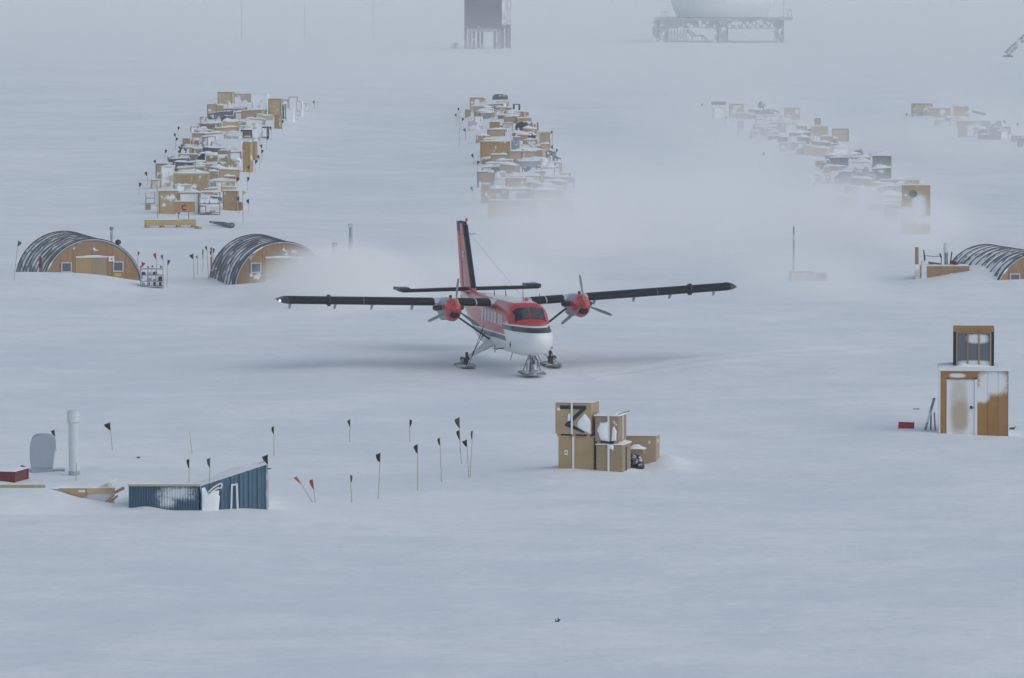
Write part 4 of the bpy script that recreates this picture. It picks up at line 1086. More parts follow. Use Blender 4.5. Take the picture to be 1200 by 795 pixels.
# ------------------------------------------------------------------ arched huts
def hut(cx, by, yaw, L, sink, label, seed, doors=True, rad=2.48, nb=9):
    p = flat(cx, by, 0.0); p.z = float(ground(p.x, p.y)); s = F / p.y; k = 1 / s
    r = random.Random(seed)
    t = thing('arched_hut', (p.x, p.y, -sink), R(yaw), label, 'hut', 'arched huts with ribbed roofs')
    def arc(rr, a0, a1, n): return [(rr * math.cos(a0 + (a1 - a0) * i / n), rr * math.sin(a0 + (a1 - a0) * i / n)) for i in range(n + 1)]
    Z0 = -0.8
    def shell(r0, r1, y0, y1, a0=0.0, a1=math.pi, n=28, legs=True):
        out, inn = arc(r1, a0, a1, n), arc(r0, a0, a1, n)
        if legs:
            out = [(r1, Z0)] + out + [(-r1, Z0)]; inn = [(r0, Z0)] + inn + [(-r0, Z0)]
        poly = out + inn[::-1]
        mb = MB(); n2 = len(out)
        for (q0, q1) in zip(range(n2 - 1), range(1, n2)):
            a, b, c, d = out[q0], out[q1], inn[q1], inn[q0]
            mb.add([(a[0], y0, a[1]), (b[0], y0, b[1]), (c[0], y0, c[1]), (d[0], y0, d[1]), (a[0], y1, a[1]), (b[0], y1, b[1]), (c[0], y1, c[1]), (d[0], y1, d[1])],
                   [(0, 1, 2, 3), (7, 6, 5, 4), (0, 4, 5, 1), (2, 6, 7, 3)])
        return mb
    bay = L / nb
    for i in range(nb):
        y0 = 0.10 + i * bay
        # fabric sags between its hoops
        mb = MB(); n = 28; rows = []
        for j, sag in enumerate((0, 0.055, 0.075, 0.055, 0)):
            y = y0 + 0.05 + (bay - 0.06) * j / 4
            pts = [(rad, Z0)] + arc(rad, 0, math.pi, n) + [(-rad, Z0)]
            rows.append([(x * (1 - sag / rad * (1 if z > 0 else 0.5)), y, z * (1 - sag / rad) if z > 0 else z) for x, z in pts])
        mb.loft(rows, closed=False, cap=False); mb.build('roof_panel', M['fabric'], t, True)
        shell(rad - 0.02, rad + 0.035, y0 - 0.03, y0 + 0.045).build('roof_rib', M['rib'], t, True)
        # snow caught in the sag, in streaks of uneven length
        for q in range(2):
            a0 = R(r.uniform(8, 34) if q == 0 else r.uniform(74, 92)); a1 = R(r.uniform(84, 100) if q == 0 else r.uniform(135, 168))
            w0 = r.uniform(0.45, 0.72) * bay; yy = y0 + 0.08 + r.uniform(0.0, 0.16) * bay
            n = 18; rows = []
            for j in range(n + 1):
                u = j / n; a = a0 + (a1 - a0) * u
                taper = min(1, 5 * u, 5 * (1 - u)) * (0.72 + 0.28 * math.sin(u * 9 + i * 2 + q))
                e = rad - 0.055; h = 0.05 * taper + 0.004
                ya, yb = yy + w0 * 0.5 * (1 - taper), yy + w0 * 0.5 * (1 + taper)
                ym = (ya + yb) / 2
                rows.append([((e - 0.05) * math.cos(a), ya, (e - 0.05) * math.sin(a)), ((e + h) * math.cos(a), ya + (ym - ya) * 0.4, (e + h) * math.sin(a)), ((e + h) * math.cos(a), yb - (yb - ym) * 0.4, (e + h) * math.sin(a)), ((e - 0.05) * math.cos(a), yb, (e - 0.05) * math.sin(a))])
            mb = MB(); mb.loft(rows, closed=False, cap=False); mb.build('snow_streak', M['cap'], t, True)
    shell(rad - 0.02, rad + 0.04, 0.08 + L, 0.16 + L).build('roof_rib', M['rib'], t, True)
    shell(rad - 0.04, rad + 0.03, -0.03, 0.13).build('roof_edge', M['steel'], t, True)
    shell(rad + 0.0, rad + 0.075, 0.14, 0.22).build('roof_rib', M['rib'], t, True)
    # end wall in upright boards, round the doorway
    ri = rad - 0.065
    hw = [(-0.84, 0.75)] if doors else [(-0.6, 0.6)]
    edges = [-ri + 0.001, -1.72, -1.05, -0.84, -0.03, 0.75, 1.02, 1.72, ri - 0.001]
    topd = 1.74
    for a, b in zip(edges, edges[1:]):
        a_, b_ = a + 0.006, b - 0.006
        inside = doors and a >= -0.85 and b <= 0.76
        zb = topd if inside else Z0
        poly = [(a_, zb), (b_, zb)] + [(b_ + (a_ - b_) * i / 6, max(math.sqrt(max(ri ** 2 - (b_ + (a_ - b_) * i / 6) ** 2, 0)), zb + 0.01)) for i in range(7)]
        mb = MB(); mb.prism(poly, 0.02, 0.07); mb.build('wall_panel', M['hut_wood'], t)
    mb = MB(); poly = [(ri * math.cos(R(180) * i / 24), ri * math.sin(R(180) * i / 24)) for i in range(25)] + [(-ri, Z0), (ri, Z0)]
    mb.prism(poly, L + 0.05, L + 0.10); mb.build('back_wall', M['hut_wood'], t)
    return t, k, p
HT, hk, hp = hut(109, 338.5, 14, 8.7, 0.05, 'brown arched hut with double door, two small windows and snow-streaked dark roof', 3, True, 2.60)
def hut_front(t):
    for a, b in ((-0.83, -0.045), (-0.035, 0.74)):
        mb = MB(); mb.box(a, b, 0.0, 0.05, -0.5, 1.66)
        d = mb.build('door_leaf', M['door_wood'], t)
    for x, z in ((-0.80, 0.45), (0.50, 0.35)):
        h = MB(); h.box(x - 0.06, x + 0.34 if x > 0 else x + 0.14, -0.03, 0.0, z, z + 0.10 if x < 0 else z + 0.06); h.build('door_hinge', M['greyflag'] if x > 0 else M['white_frost'], t)
    mb = MB(); mb.box(-0.90, 0.80, -0.05, 0.06, 1.665, 1.735); mb.build('door_head', M['white_frost'], t)
    snow_slab(-0.9, 0.6, -0.06, 0.0, 1.736, 0.05, 17, 0, 8, 2).build('snow_patch', M['cap'], t, True)
    for a in (-0.885, 0.755):
        mb = MB(); mb.box(a, a + 0.05, -0.012, 0.06, -0.5, 1.66); mb.build('door_jamb', M['door_wood'], t)
    for x in (-1.39, 1.33):
        mb = MB(); w_, h_ = 0.28, 0.275; z = 1.18
        mb.box(x - w_, x + w_, -0.03, 0.04, z - h_, z - h_ + 0.07); mb.box(x - w_, x + w_, -0.03, 0.04, z + h_ - 0.07, z + h_)
        mb.box(x - w_, x - w_ + 0.06, -0.031, 0.04, z - h_ + 0.07, z + h_ - 0.07); mb.box(x + w_ - 0.06, x + w_, -0.031, 0.04, z - h_ + 0.07, z + h_ - 0.07)
        f = mb.build('window_frame', M['frame_grey'], t)
        mb = MB(); mb.box(x - w_ + 0.06, x + w_ - 0.06, 0.0, 0.03, z - h_ + 0.07, z + h_ - 0.07, bev=0.01); mb.build('pane', M['pane'], f)
    mb = MB(); mb.box(0.82, 1.12, -0.06, 0.018, 1.45, 1.73, bev=0.01); bx = mb.build('meter_box', M['white_frost'], t)
    mb = MB(); mb.box(0.94, 1.02, -0.066, -0.058, 1.55, 1.62); mb.build('box_print', M['greyflag'], bx)
    mb = MB(); mb.box(1.14, 1.50, 0.005, 0.018, 0.68, 0.83); mb.build('yellow_sign', M['yellow'], t)
    snow_patch(t, [(-0.02, 2.12), (0.10, 2.2), (0.14, 2.08), (0.36, 2.03), (0.10, 2.0), (0.05, 2.05)], 0.018, 0.04, 12)
    # stakes and debris against the flank
    for y, z in (((0.9, 1.3),) if t is HT else ()):
        mb = MB(); mb.box(-2.66, -2.56, y, y + 0.05, -0.4, z + 0.45); mb.build('side_stake', M['lumber_brown'], t)
        mb = MB(); mb.box(-2.68, -2.55, y - 0.02, y + 0.0, z - 0.2, z + 0.42); mb.build('red_tape', M['crimson'], t)
hut_front(HT)
H2, _, hp2 = hut(331, 338, 12, 8.2, 0.10, 'arched hut half lost in blowing snow, ribbed grey roof beside the small flags', 8)
hut_front(H2)
H3, _, hp3 = hut(1219, 339, 14, 8.7, 0.62, 'arched hut sunk deep in snow beside the plywood box, only its roof showing', 21)
hut_front(H3)
# stovepipes and pieces round the huts
def pipe(px, pb, pt, rpx, label, mat='steel', cap=True, name='stovepipe', sink=0.4, z=None):
    p = P(px, pb); s = scale_at(p); k = 1 / s
    t = thing(name, (p.x, p.y, p.z - sink), 0, label, 'pipe')
    mb = MB(); mb.tube((0, 0, 0), (0, 0, (pb - pt) * k + sink), rpx * k, n=14); mb.build('pipe', M[mat], t, True)
    if cap: mb = MB(); h = (pb - pt) * k + sink; mb.tube((0, 0, h - 3.4 * k), (0, 0, h + 0.02), rpx * 1.35 * k, n=14); mb.build('collar', M['grey'], t, True)
    return t
pipe(131, 318, 266.5, 1.6, 'pale stovepipe with dark cap rising behind the left arched hut', 'steel')
p = P(138.5, 316); mb = MB(); s = scale_at(p); mb.tube((0, 0, -0.3), (0, 0, 31 / s), 0.05, n=6); mb.ball((0, 0, 32 / s), 0.17, 0.15, 0.15, 9, 6)
o = tag(mb.build('roof_lamp', M['tarp'], None, True), 'dark round lamp on a post just right of the stovepipe', 'lamp'); o.location = p
pipe(411, 300, 263, 2.1, 'grey pipe with wide collar fading in the blowing snow, taller of two', 'steel')
pipe(392, 306, 284.5, 2.6, 'faint short pipe almost lost in the blowing snow', 'steel')
HF = 'small flags between the two arched huts'
for k, (bx, by, tx, ty, m, lb_, fw, fh, sg) in enumerate([
    (16, 329, 21.5, 282, 'green', 'green flag at the outer flank of the left arched hut', .22, .30, 1),
    (162, 333, 161.5, 294.5, 'red', 'small red flag nearest the left hut, above the wire rack', .12, .24, 1),
    (167.5, 336, 166, 306.5, 'red', 'wide red flag low in front of the wire rack', .20, .26, 1),
    (184.5, 337, 183, 296, 'red', 'bright red flag rising over the wire rack', .17, .34, -1),
    (191.5, 337, 191, 298, 'blue', 'blue flag just right of the bright red one', .13, .28, -1),
    (195.5, 337, 196.5, 304, 'blue', 'blue flag at the right end of the wire rack', .14, .30, 1),
    (227.5, 327, 226.5, 297, 'green', 'green flag standing free, leftmost beside the fogged hut', .24, .30, -1),
    (231.5, 322, 231.5, 299.5, 'red', 'tiny red flag just right of the free green one', .10, .18, -1),
    (237.5, 319, 238.5, 292, 'green', 'furled thin green flag between the red one and the orange stake', .07, .6, -1),
    (244.5, 328, 242.5, 288, 'green', 'green flag left of the red one at the fogged hut', .12, .26, -1),
    (249, 322, 248.5, 289.5, 'green', 'green flag topmost beside the fogged hut flank', .11, .3, -1),
    (251.5, 322, 249.5, 290.5, 'green', 'green flag touching the roof of the fogged hut', .12, .3, 1),
    (247.5, 322, 247.8, 293.5, 'red', 'red flag on the orange stake beside the fogged hut', .12, .28, -1),
    (263, 326, 267, 300.5, 'blue', 'blue flag leaning on the roof of the fogged hut', .14, .32, -1)]):
    mflag(bx, by, tx, ty, m, lb_, HF, fw, fh, sg, 0.016, seed=k + 40)
p = P(247.7, 323); mb = MB(); s = scale_at(p); mb.box(-0.05, 0.05, -0.03, 0.03, -0.2, 22 / s)
o = tag(mb.build('stake', M['orange']), 'orange-brown stake at the flank of the fogged hut', 'stake'); o.location = p
px_crate(253, 316, 264, 327, 'tan', 'small tan crate with a dark lid at the flank of the fogged hut', yaw=10, battens=True)
# wire rack with bits inside
def wire_rack():
    p = P(178, 337.5); s = scale_at(p); k = 1 / s
    t = thing('wire_rack', (p.x, p.y, p.z - 0.05), R(3), 'grey wire rack holding small parts beside the left arched hut', 'rack')
    W, Hh, D = 26 * k, 23 * k, 0.6; mb = MB()
    for x in (-W / 2, -W / 6, W / 6, W / 2):
        for y in (0, D): mb.tube((x, y, 0), (x, y, Hh), 0.018, n=5)
    for z in (0.1, Hh * 0.36, Hh * 0.68, Hh):
        for y in (0, D): mb.tube((-W / 2, y, z), (W / 2, y, z), 0.016, n=5)
    mb.build('frame', M['steel'], t)
    for z in (0.12, Hh * 0.37, Hh * 0.69): 
        sh = MB(); sh.box(-W / 2, W / 2, 0.02, D - 0.02, z, z + 0.02); sh.build('shelf', M['steel'], t)
    r = random.Random(9)
    for i, z in enumerate((0.14, Hh * 0.37 + 0.02, Hh * 0.69 + 0.02)):
        for q in range(4):
            it = MB(); x = -W / 2 + W * (q + 0.5) / 4; w_ = r.uniform(0.05, 0.11); h = r.uniform(0.08, 0.22)
            it.box(x - w_, x + w_, 0.08, 0.4, z, z + h, bev=0.015); it.build('stored_part', M[r.choice(['tarp', 'steel', 'grey', 'cap', 'ochre'])], t)
wire_rack()
for k, (px, py, h) in enumerate(((164.5, 312, 1), (173, 312.5, 1), (178, 311.5, 1), (188, 312, 1))):
    mflag(px, 336, px, py - 1, 'tarp', 'tiny dark flag sticking up along the top of the wire rack', 'tiny dark flags over the wire rack', .10, .13, 1, 0.012, seed=k)

# ---- plywood box and gear beside the sunk hut
def site():
    p = P(1104, 323); s = scale_at(p); k = 1 / s
    X = lambda px: (px - 1104) * k; Z = lambda py: (323 - py) * k + 0.2
    t = thing('plywood_box', (p.x, p.y, p.z - 0.2), 0, 'low tan plywood box wall running into the snow beside the sunk hut', 'box')
    for a, b, m in ((1086.5, 1103, 'tan_clean'), (1103.2, 1119, 'tan_clean'), (1119.2, 1136, 'tan_clean')):
        mb = MB(); z0 = 0.0
        mb.box(X(a), X(b), 0, 0.06, z0, Z(312.2)); mb.build('side_board', M['hut_wood'], t)
    mb = MB(); mb.box(X(1080), X(1086.3), 0.02, 0.08, 0, Z(311)); mb.build('side_board', M['white_frost'], t)
    snow_slab(X(1080), X(1136), 0.06, 2.0, Z(312.4), 0.10, 31, 0, 10, 4).build('snow_cap', M['cap'], t, True)
    mb = MB(); mb.box(X(1081), X(1135), 0.065, 1.95, 0, Z(312.6)); mb.build('core', M['hut_wood'], t)
    zz = p.z - 0.2 + Z(312)
    def put(o, px, dy=0.6): o.location = (p.x + X(px), p.y + dy, zz)
    mb = MB(); mb.box(-2.0 * k, 2.0 * k, -0.06, 0.06, -1.0, 22 * k); o = tag(mb.build('wooden_post', M['lumber_brown']), 'upright wooden post at the outer end of the plywood box', 'post'); put(o, 1074.3, 0.0)
    mb = MB(); mb.box(-2.8 * k, 2.8 * k, -0.05, 0.05, -0.7, 2 * k); o = tag(mb.build('stub_post', M['pale']), 'short pale stub against the upright wooden post', 'post'); put(o, 1075, -0.1)
    t2 = thing('exhaust_pipe', (p.x + X(1109.8), p.y + 0.7, zz), 0, 'grey exhaust pipe with white square collar on the plywood box', 'pipe')
    mb = MB(); mb.tube((0, 0, 0), (0, 0, 18 * k), 2.2 * k, n=12); mb.build('pipe', M['grey'], t2, True)
    mb = MB(); mb.tube((0, 0, 15 * k), (0, 0, 26 * k), 3.3 * k, 3.1 * k, n=12); mb.build('collar', M['pipe_white'], t2, True)
    mb = MB(); r = random.Random(2)
    for q in range(5): mb.ball((r.uniform(-3.2, 3.2) * k, r.uniform(-.1, .2), r.uniform(1.5, 4.5) * k), 2.6 * k, 0.15, 2.0 * k, 9, 6)
    o = tag(mb.build('dark_bundle', M['crimson'], None, True), 'dark red bundle at the foot of the exhaust pipe', 'bundle'); put(o, 1119, 0.5)
    for px, x1, h, lb_ in ((1085, -1.6, 18, 'thin dark pole on the plywood box, left of the exhaust pipe'), (1114.5, 1.8, 16, 'thin dark pole leaning just right of the exhaust pipe')):
        mb = MB(); mb.tube((0, 0, 0), (x1 * k, 0, h * k), 0.035, n=6); o = tag(mb.build('pole', M['greyflag']), lb_, 'pole'); put(o, px)
    mb = MB(); mb.path([(-11 * k, 0, 11.5 * k), (0, 0, 10.5 * k), (8 * k, 0, 11 * k)], 0.018, 5); mb.tube((8 * k, 0, 9 * k), (6 * k, 0, 14 * k), 0.045, n=6); mb.tube((-11 * k, 0, 0), (-11 * k, 0, 12 * k), 0.02, n=5); mb.tube((8 * k, 0, 0), (8 * k, 0, 11 * k), 0.02, n=5)
    o = tag(mb.build('cable_line', M['greyflag']), 'sagging cable strung over the plywood box', 'cable'); put(o, 1096)
    mb = MB(); mb.box(-7.5 * k, 7.5 * k, 0, 0.4, 0.05, 3.5 * k, bev=0.03, mat=Matrix.Rotation(R(8), 4, 'Y')); o = tag(mb.build('metal_sheet', M['dgrey']), 'dark slanting metal sheet lying on the plywood box', 'sheet'); put(o, 1096, 0.4)
    mb = MB(); mb.box(-2.6 * k, 2.6 * k, 0, 0.3, 0, 5.5 * k, bev=0.03); o = tag(mb.build('white_canister', M['white_frost'], None), 'pale square canister at the end of the plywood box', 'canister'); put(o, 1083, 0.3)
    # fogged post and box further left
    p2 = P(947, 330); s2 = scale_at(p2); k = 1 / s2
    mb = MB(); mb.tube((0, 0, -0.3), (0, 0, 62 * k), 0.06, 0.045, 8); o = tag(mb.build('tall_pole', M['steel']), 'tall bare pole standing in the blowing snow above the fogged boxes', 'pole'); o.location = P(930, 327)  # light steel grey puts the paling by mist into the pole's colour
    px_crate(926, 318, 953, 330, 'pale', 'long fogged crate at the foot of the tall bare pole', yaw=3)
    px_crate(953, 319.5, 969.5, 330, 'brown', 'fogged brown crate end-on beside the long fogged crate', yaw=-4)
site()

# ------------------------------------------------------------------ rows of stored cargo
def lump(x0, y0, x1, y1, mat, label, cat='bundle', name='covered_bundle', group=None, depth=1.0, cap=True, rough=0.10):
    p = P((x0 + x1) / 2, y1); s = scale_at(p); w_, h = (x1 - x0) / s, (y1 - y0) / s + 0.1
    r = random.Random(int(x0 * 7 + y0)); t = thing(name, (p.x, p.y, p.z - 0.1), R(r.uniform(-8, 8)), label, cat, group)
    mb = MB(); rr = []; n = 14
    for k in range(9):
        u = k / 8; x = -w_ / 2 + w_ * u; e = (1 - abs(2 * u - 1) ** 5); hh = h * (0.62 + 0.38 * e) * (1 + r.uniform(-rough, rough)) * (0.9 if 0 < k < 8 else 0.8)
        ring = []
        for i in range(n):
            a = math.pi * i / (n - 1); c, q = math.cos(a), math.sin(a)
            ring.append((x + r.uniform(-.02, .02), depth / 2 + depth / 2 * math.copysign(abs(c) ** 0.5, c) * (0.85 + 0.15 * e), hh * abs(q) ** 0.45))
        rr.append(ring)
    mb.loft(rr); mb.build('cover', M[mat], t, True)
    if cap: snow_slab(-w_ / 2 * 0.92, w_ / 2 * 0.92, depth * 0.1, depth * 0.9, h * 0.86, 0.16, int(x0), 0, 7, 4).build('snow_cap', M['cap'], t, True)
    return t

def rack(x0, y0, x1, y1, mat, label, name='storage_rack', cat='rack', group=None, depth=1.0, fill=True, shelves=2, bar=0.05):
    p = P((x0 + x1) / 2, y1); s = scale_at(p); w_, h = (x1 - x0) / s, (y1 - y0) / s + 0.1
    r = random.Random(int(x0 * 3 + y0)); t = thing(name, (p.x, p.y, p.z - 0.1), R(r.uniform(-8, 8)), label, cat, group)
    mb = MB()
    for x in (-w_ / 2, w_ / 2 - bar):
        for y in (0, depth): mb.box(x, x + bar, y, y + bar, 0, h - bar)
    for y in (0, depth): mb.box(-w_ / 2, w_ / 2, y - 0.004, y + bar + 0.004, h - bar + 0.003, h + 0.003)
    for x in (-w_ / 2, w_ / 2 - bar): mb.box(x + .003, x + bar - .003, bar, depth, h - bar, h)
    mb.build('frame', M[mat], t)
    for k in range(shelves):
        z = h * (0.12 + 0.76 * k / max(1, shelves)); sh = MB(); sh.box(-w_ / 2 + bar, w_ / 2 - bar, 0.03, depth, z, z + 0.04); sh.build('shelf', M[mat], t)
        if fill:
            x = -w_ / 2 + bar
            while x < w_ / 2 - 0.35:
                q = r.uniform(0.25, 0.6); q = min(q, w_ / 2 - bar - x); it = MB(); hh = r.uniform(0.15, 0.65) * h / (shelves + 0.5)
                it.box(x, x + q, 0.12, depth * 0.9, z + 0.045, z + 0.045 + hh, bev=0.02); it.build('stored_box', M[r.choice(['tan', 'pale', 'cap', 'cap', 'ochre', 'snowy'])], t); x += q + r.uniform(0.02, 0.3)
    snow_slab(-w_ / 2, w_ / 2, 0, depth + bar, h + 0.004, 0.14, int(x0), 0.02, 7, 3).build('snow_cap', M['cap'], t, True)
    return t

def tangle(x0, y0, x1, y1, mat, label, name='pipe_tangle', cat='pipes', n=12, th=0.035, group=None):
    p = P((x0 + x1) / 2, y1); s = scale_at(p); w_, h = (x1 - x0) / s, (y1 - y0) / s
    r = random.Random(int(x0 * 5 + y1)); mb = MB()
    for k in range(n):
        xa = r.uniform(-w_ / 2, w_ / 2 * 0.6); za = r.uniform(0, h * 0.75)
        xb = xa + r.uniform(0.15, 0.5) * w_ * r.choice((-1, 1)); xb = max(-w_ / 2, min(w_ / 2, xb)); zb = r.uniform(0, h)
        mb.path([(xa, r.uniform(0, .6), za), ((xa + xb) / 2, r.uniform(0, .6), max(za, zb) + 0.1 * h), (xb, r.uniform(0, .6), zb)], th * r.uniform(0.7, 1.5), 5)
        mb.tube((xa, 0.3, -0.15), (xa, 0.3, za), th * 0.8, n=5)
    o = tag(mb.build(name, M[mat]), label, cat, group); o.location = p; return o

def beam(xa, ya, xb, yb, th, mat, label, name='timber_beam', cat='beam', lift=0.0, dy=0.0, round_=False):
    """one long member lying between two picture points, at height lift above the snow"""
    a, b = P(xa, ya), P(xb, yb); a.z += lift; b.z += lift; b.y += dy
    d = b - a; t = thing(name, a, math.atan2(d.y, d.x), label, cat); L = math.hypot(d.x, d.y); dz = d.z
    mb = MB()
    if round_: mb.tube((0, 0, th / 2), (L, 0, dz + th / 2), th / 2 * 0.35, th / 2, 10)
    else: mb.loft([[(0, -th / 2, 0), (0, th / 2, 0), (0, th / 2, th), (0, -th / 2, th)], [(L, -th / 2, dz), (L, th / 2, dz), (L, th / 2, dz + th), (L, -th / 2, dz + th)]])
    mb.build('timber' if not round_ else 'pipe', M[mat], t)
    if abs(dz) < 0.5: snow_slab(0.05, L * 0.96, -th * 0.4, th * 0.4, th + max(0, dz) * 0.5, 0.07, int(xa), 0, 12, 2).build('snow_cap', M['cap'], t, True)
    return t, L

LR, MR, FR, DR = 'crates of the left row', 'crates of the middle row', 'crates of the fogged row right of the plane', 'crates of the farthest row'
# ---- left row, front to back
def left_row():
    a = lambda *q, **k: px_crate(*q, **dict(dict(group=LR), **k))
    a(186, 224, 209.5, 251, 'ochre', 'big plain ochre crate at the near end of the left row, behind the letter sign', yaw=4, depth=1.4)
    a(209.8, 226, 233.5, 251, 'snowy', 'snow-plastered grey crate right behind the letter sign', yaw=2, depth=1.3)
    tangle(210, 228, 231, 236, 'tarp', 'dark wheel hoops on the snowy crate behind the letter sign', 'wheel_hoops', 'hoops', 7, 0.05)
    rack(234, 225.5, 258, 252, 'grey', 'grey open rack packed with snow, beside the letter sign', depth=1.2, shelves=2)
    a(261, 224, 278, 247, 'tan', 'broken tan crate with open front at the near right corner of the left row', yaw=-5)
    a(278.3, 237, 282.5, 247, 'brown', 'narrow brown crate at the near right corner of the left row', yaw=-5, cap=False)
    a(203.5, 203.5, 244.5, 224.5, 'tan', 'wide tan crate split by a dark line, above the letter sign', yaw=1, depth=1.5)
    tangle(204, 197, 235, 204, 'tarp', 'heap of black netting lying on the wide tan crate', 'black_netting', 'netting', 26, 0.05)
    a(182.5, 192, 202.5, 211, 'tan', 'square tan crate at the outer left of the left row, below the black flag', yaw=3)
    a(189, 195.5, 205, 219, 'pale', 'tall pale crate overlapping the square tan crate', yaw=5)
    a(177.5, 211, 188.5, 221, 'pale', 'small pale crate sunk in snow at the outer left of the left row', yaw=8)
    a(244, 201, 255.5, 212, 'tan', 'small tan crate just right of the wide split one', yaw=-3)
    a(245, 212, 275.5, 221, 'pale', 'long low pale crate right of the wide split one', yaw=-2)
    a(259, 219.5, 277, 226, 'pale', 'low greyish crate above the broken tan one', yaw=-4)
    a(227, 192.5, 248.5, 200.5, 'tan_clean', 'flat tan crate directly behind the black netting', yaw=2)
    a(262, 207, 275, 212, 'tan', 'thin tan crate end under a dark snowy bar', yaw=0)
    beam(254, 208, 270, 209, 0.28, 'dgrey', 'dark snowy bar lying over the thin crate end', 'steel_bar', 'bar', 0.4)
    rack(171, 225, 182, 239.5, 'steel', 'light metal stand left of the big ochre crate', depth=0.7, fill=False, shelves=2, bar=0.04)
    a(170.5, 240, 176.5, 246, 'tan', 'tiny tan crate below the light metal stand', cap=False)
    # letter sign
    p = P(216.2, 259); s = scale_at(p); k = 1 / s
    t = thing('letter_sign', (p.x, p.y, p.z - 0.2), R(2), 'orange-tan board sign with a black letter C on two short legs', 'sign')
    Z = lambda py: (259 - py) * k + 0.2
    mb = MB(); mb.box(-12.2 * k, 12.2 * k, 0, 0.06, Z(249), Z(236.5)); mb.build('board', mat_wood('orange_sign', (0.46, 0.25, 0.13), 0.12), t)
    snow_slab(-12.4 * k, 12.4 * k, -0.06, 0.12, Z(236.5), 0.09, 4, 0, 8, 2).build('snow_cap', M['cap'], t, True)
    for x in (-7.0, 5.0):
        lg = MB(); lg.box((x - 0.55) * k, (x + 0.55) * k, 0.065, 0.12, 0, Z(240)); lg.build('leg', M['lumber_brown'], t)
    mb = MB(); cz = Z(243.5); n = 16; ro, rn = 3.5 * k, 2.2 * k
    out = [(ro * math.cos(R(48 + 264 * i / n)), cz + ro * 0.95 * math.sin(R(48 + 264 * i / n))) for i in range(n + 1)]
    inn = [(rn * math.cos(R(44 + 272 * i / n)), cz + rn * 0.95 * math.sin(R(44 + 272 * i / n))) for i in range(n + 1)]
    for i in range(n): mb.prism([out[i], out[i + 1], inn[i + 1], inn[i]], -0.012, 0.001)
    mb.build('letter', M['tape'], t)
    # long beam and pipe in front
    t, L = beam(170, 267, 229, 266.5, 0.36, 'lumber', 'long yellow timber lying on blocks in front of the left row', lift=0.12)
    for u in (0.04, 0.34, 0.66, 0.96):
        b = MB(); b.box(L * u - 0.12, L * u + 0.12, -0.25, 0.25, -0.3, 0.0); b.build('block', M['lumber_brown'], t)
    beam(229, 267.5, 235, 269, 0.16, 'lumber', 'short board end just right of the long yellow timber', 'board_end', 'board')
    beam(246, 263.5, 273, 266.5, 0.34, 'dgrey', 'tapered dark pipe half covered by snow in front of the left row', 'snowy_pipe', 'pipe', 0.0, -1.0, True)
    a(284, 166.5, 293.5, 202, 'ochre', 'tall narrow ochre crate on end at the right edge of the left row', yaw=-12, depth=1.0)
    a(296, 166, 299.5, 188, 'ochre', 'slim ochre board standing beyond the tall narrow crate', yaw=-12, depth=0.6, battens=False)
    a(252, 165, 283.5, 184, 'snowy', 'broad flat panel plastered white in the middle of the left row', yaw=-2, depth=0.3, battens=False)
    lump(231.5, 178.5, 258, 188.5, 'tarp', 'long black tarp bundle in the middle of the left row', depth=0.9)
    p = P(261, 200.5); s = scale_at(p)
    t = thing('lumber_stack', (p.x, p.y, p.z - 0.1), R(-6), 'leaning stack of olive boards beside the black tarp bundle', 'lumber')
    for i in range(6):
        b = MB(); z = i * 0.27; b.box(-0.34 - 0.02 * (i % 3), 0.34 + 0.03 * (i % 2), 0.0, 1.6, z, z + 0.255, bev=0.01); b.build('board', M['olive'], t)
    snow_slab(-0.34, 0.34, 0, 1.6, 6 * 0.27, 0.1, 3).build('snow_cap', M['cap'], t, True)
    a(264, 187, 272, 198, 'tan', 'tan crate end showing below the white flat panel', yaw=0)
    a(272, 188.5, 281, 198.5, 'pale', 'rounded snow-clad tan crate beside the tall narrow ochre one', yaw=-6, capth=0.3)
    a(261, 155.5, 283.5, 164.5, 'brown', 'brown crate with a glowing orange patch, behind the white flat panel', yaw=-1)
    o = bpy.data.objects['box'] if False else None
    a(261, 142, 280.5, 155.5, 'tan', 'tan crate under a rounded snow dome, behind the brown one', yaw=3, capth=0.35)
    rack(282, 152.5, 296, 162, 'tarp', 'black open frame with dark pipes beside the brown crate', 'pipe_rack', fill=False, shelves=3, bar=0.14)
    a(295.5, 144, 305.5, 165, 'pink', 'tall pale crate between the black frame and a grey one', yaw=-4, capth=0.05)
    rack(305.5, 148.5, 315.5, 162, 'dgrey', 'dark grey open frame at the right edge of the left row', 'open_rack', fill=False, shelves=1, bar=0.14)
    a(213, 161.5, 223.5, 171, 'brown', 'brown crate at the left edge of the left row, lower of a stepped pair', yaw=4)
    a(226.5, 164, 234, 170.5, 'brown', 'small brown crate right of the stepped brown one', yaw=4)
    a(233, 150, 242.5, 160.5, 'pale', 'pale cube-like crate above the small brown crate', yaw=3)
    a(223.5, 148.5, 232.5, 155, 'pale', 'flat pale crate at the left edge, above the brown stepped crate', yaw=5)
    a(236.5, 160.5, 243, 173, 'grey', 'narrow grey-violet cabinet in the middle of the left row', yaw=0, battens=False)
    a(243, 160, 252.5, 172, 'pale', 'pale snowy crate beside the grey-violet cabinet', yaw=2)
    a(222, 173, 232.5, 180, 'tan', 'low tan crate left of the black tarp bundle', yaw=2)
    tangle(209, 171, 222, 184, 'greyflag', 'cluster of bare upright posts at the left edge of the left row', 'post_cluster', 'posts', 9, 0.04)
    tangle(196, 184, 222, 193, 'steel', 'snowy scrap pipes behind the square tan crate', 'scrap_pipes', 'pipes', 14, 0.045)
    a(254.5, 108, 272.5, 122, 'tan', 'tan crate at the far top of the left row, highest against the mist', yaw=-9, capth=0.04)
    a(272.5, 110, 294, 120, 'pale', 'long greyish crate right of the highest tan one', yaw=-4)
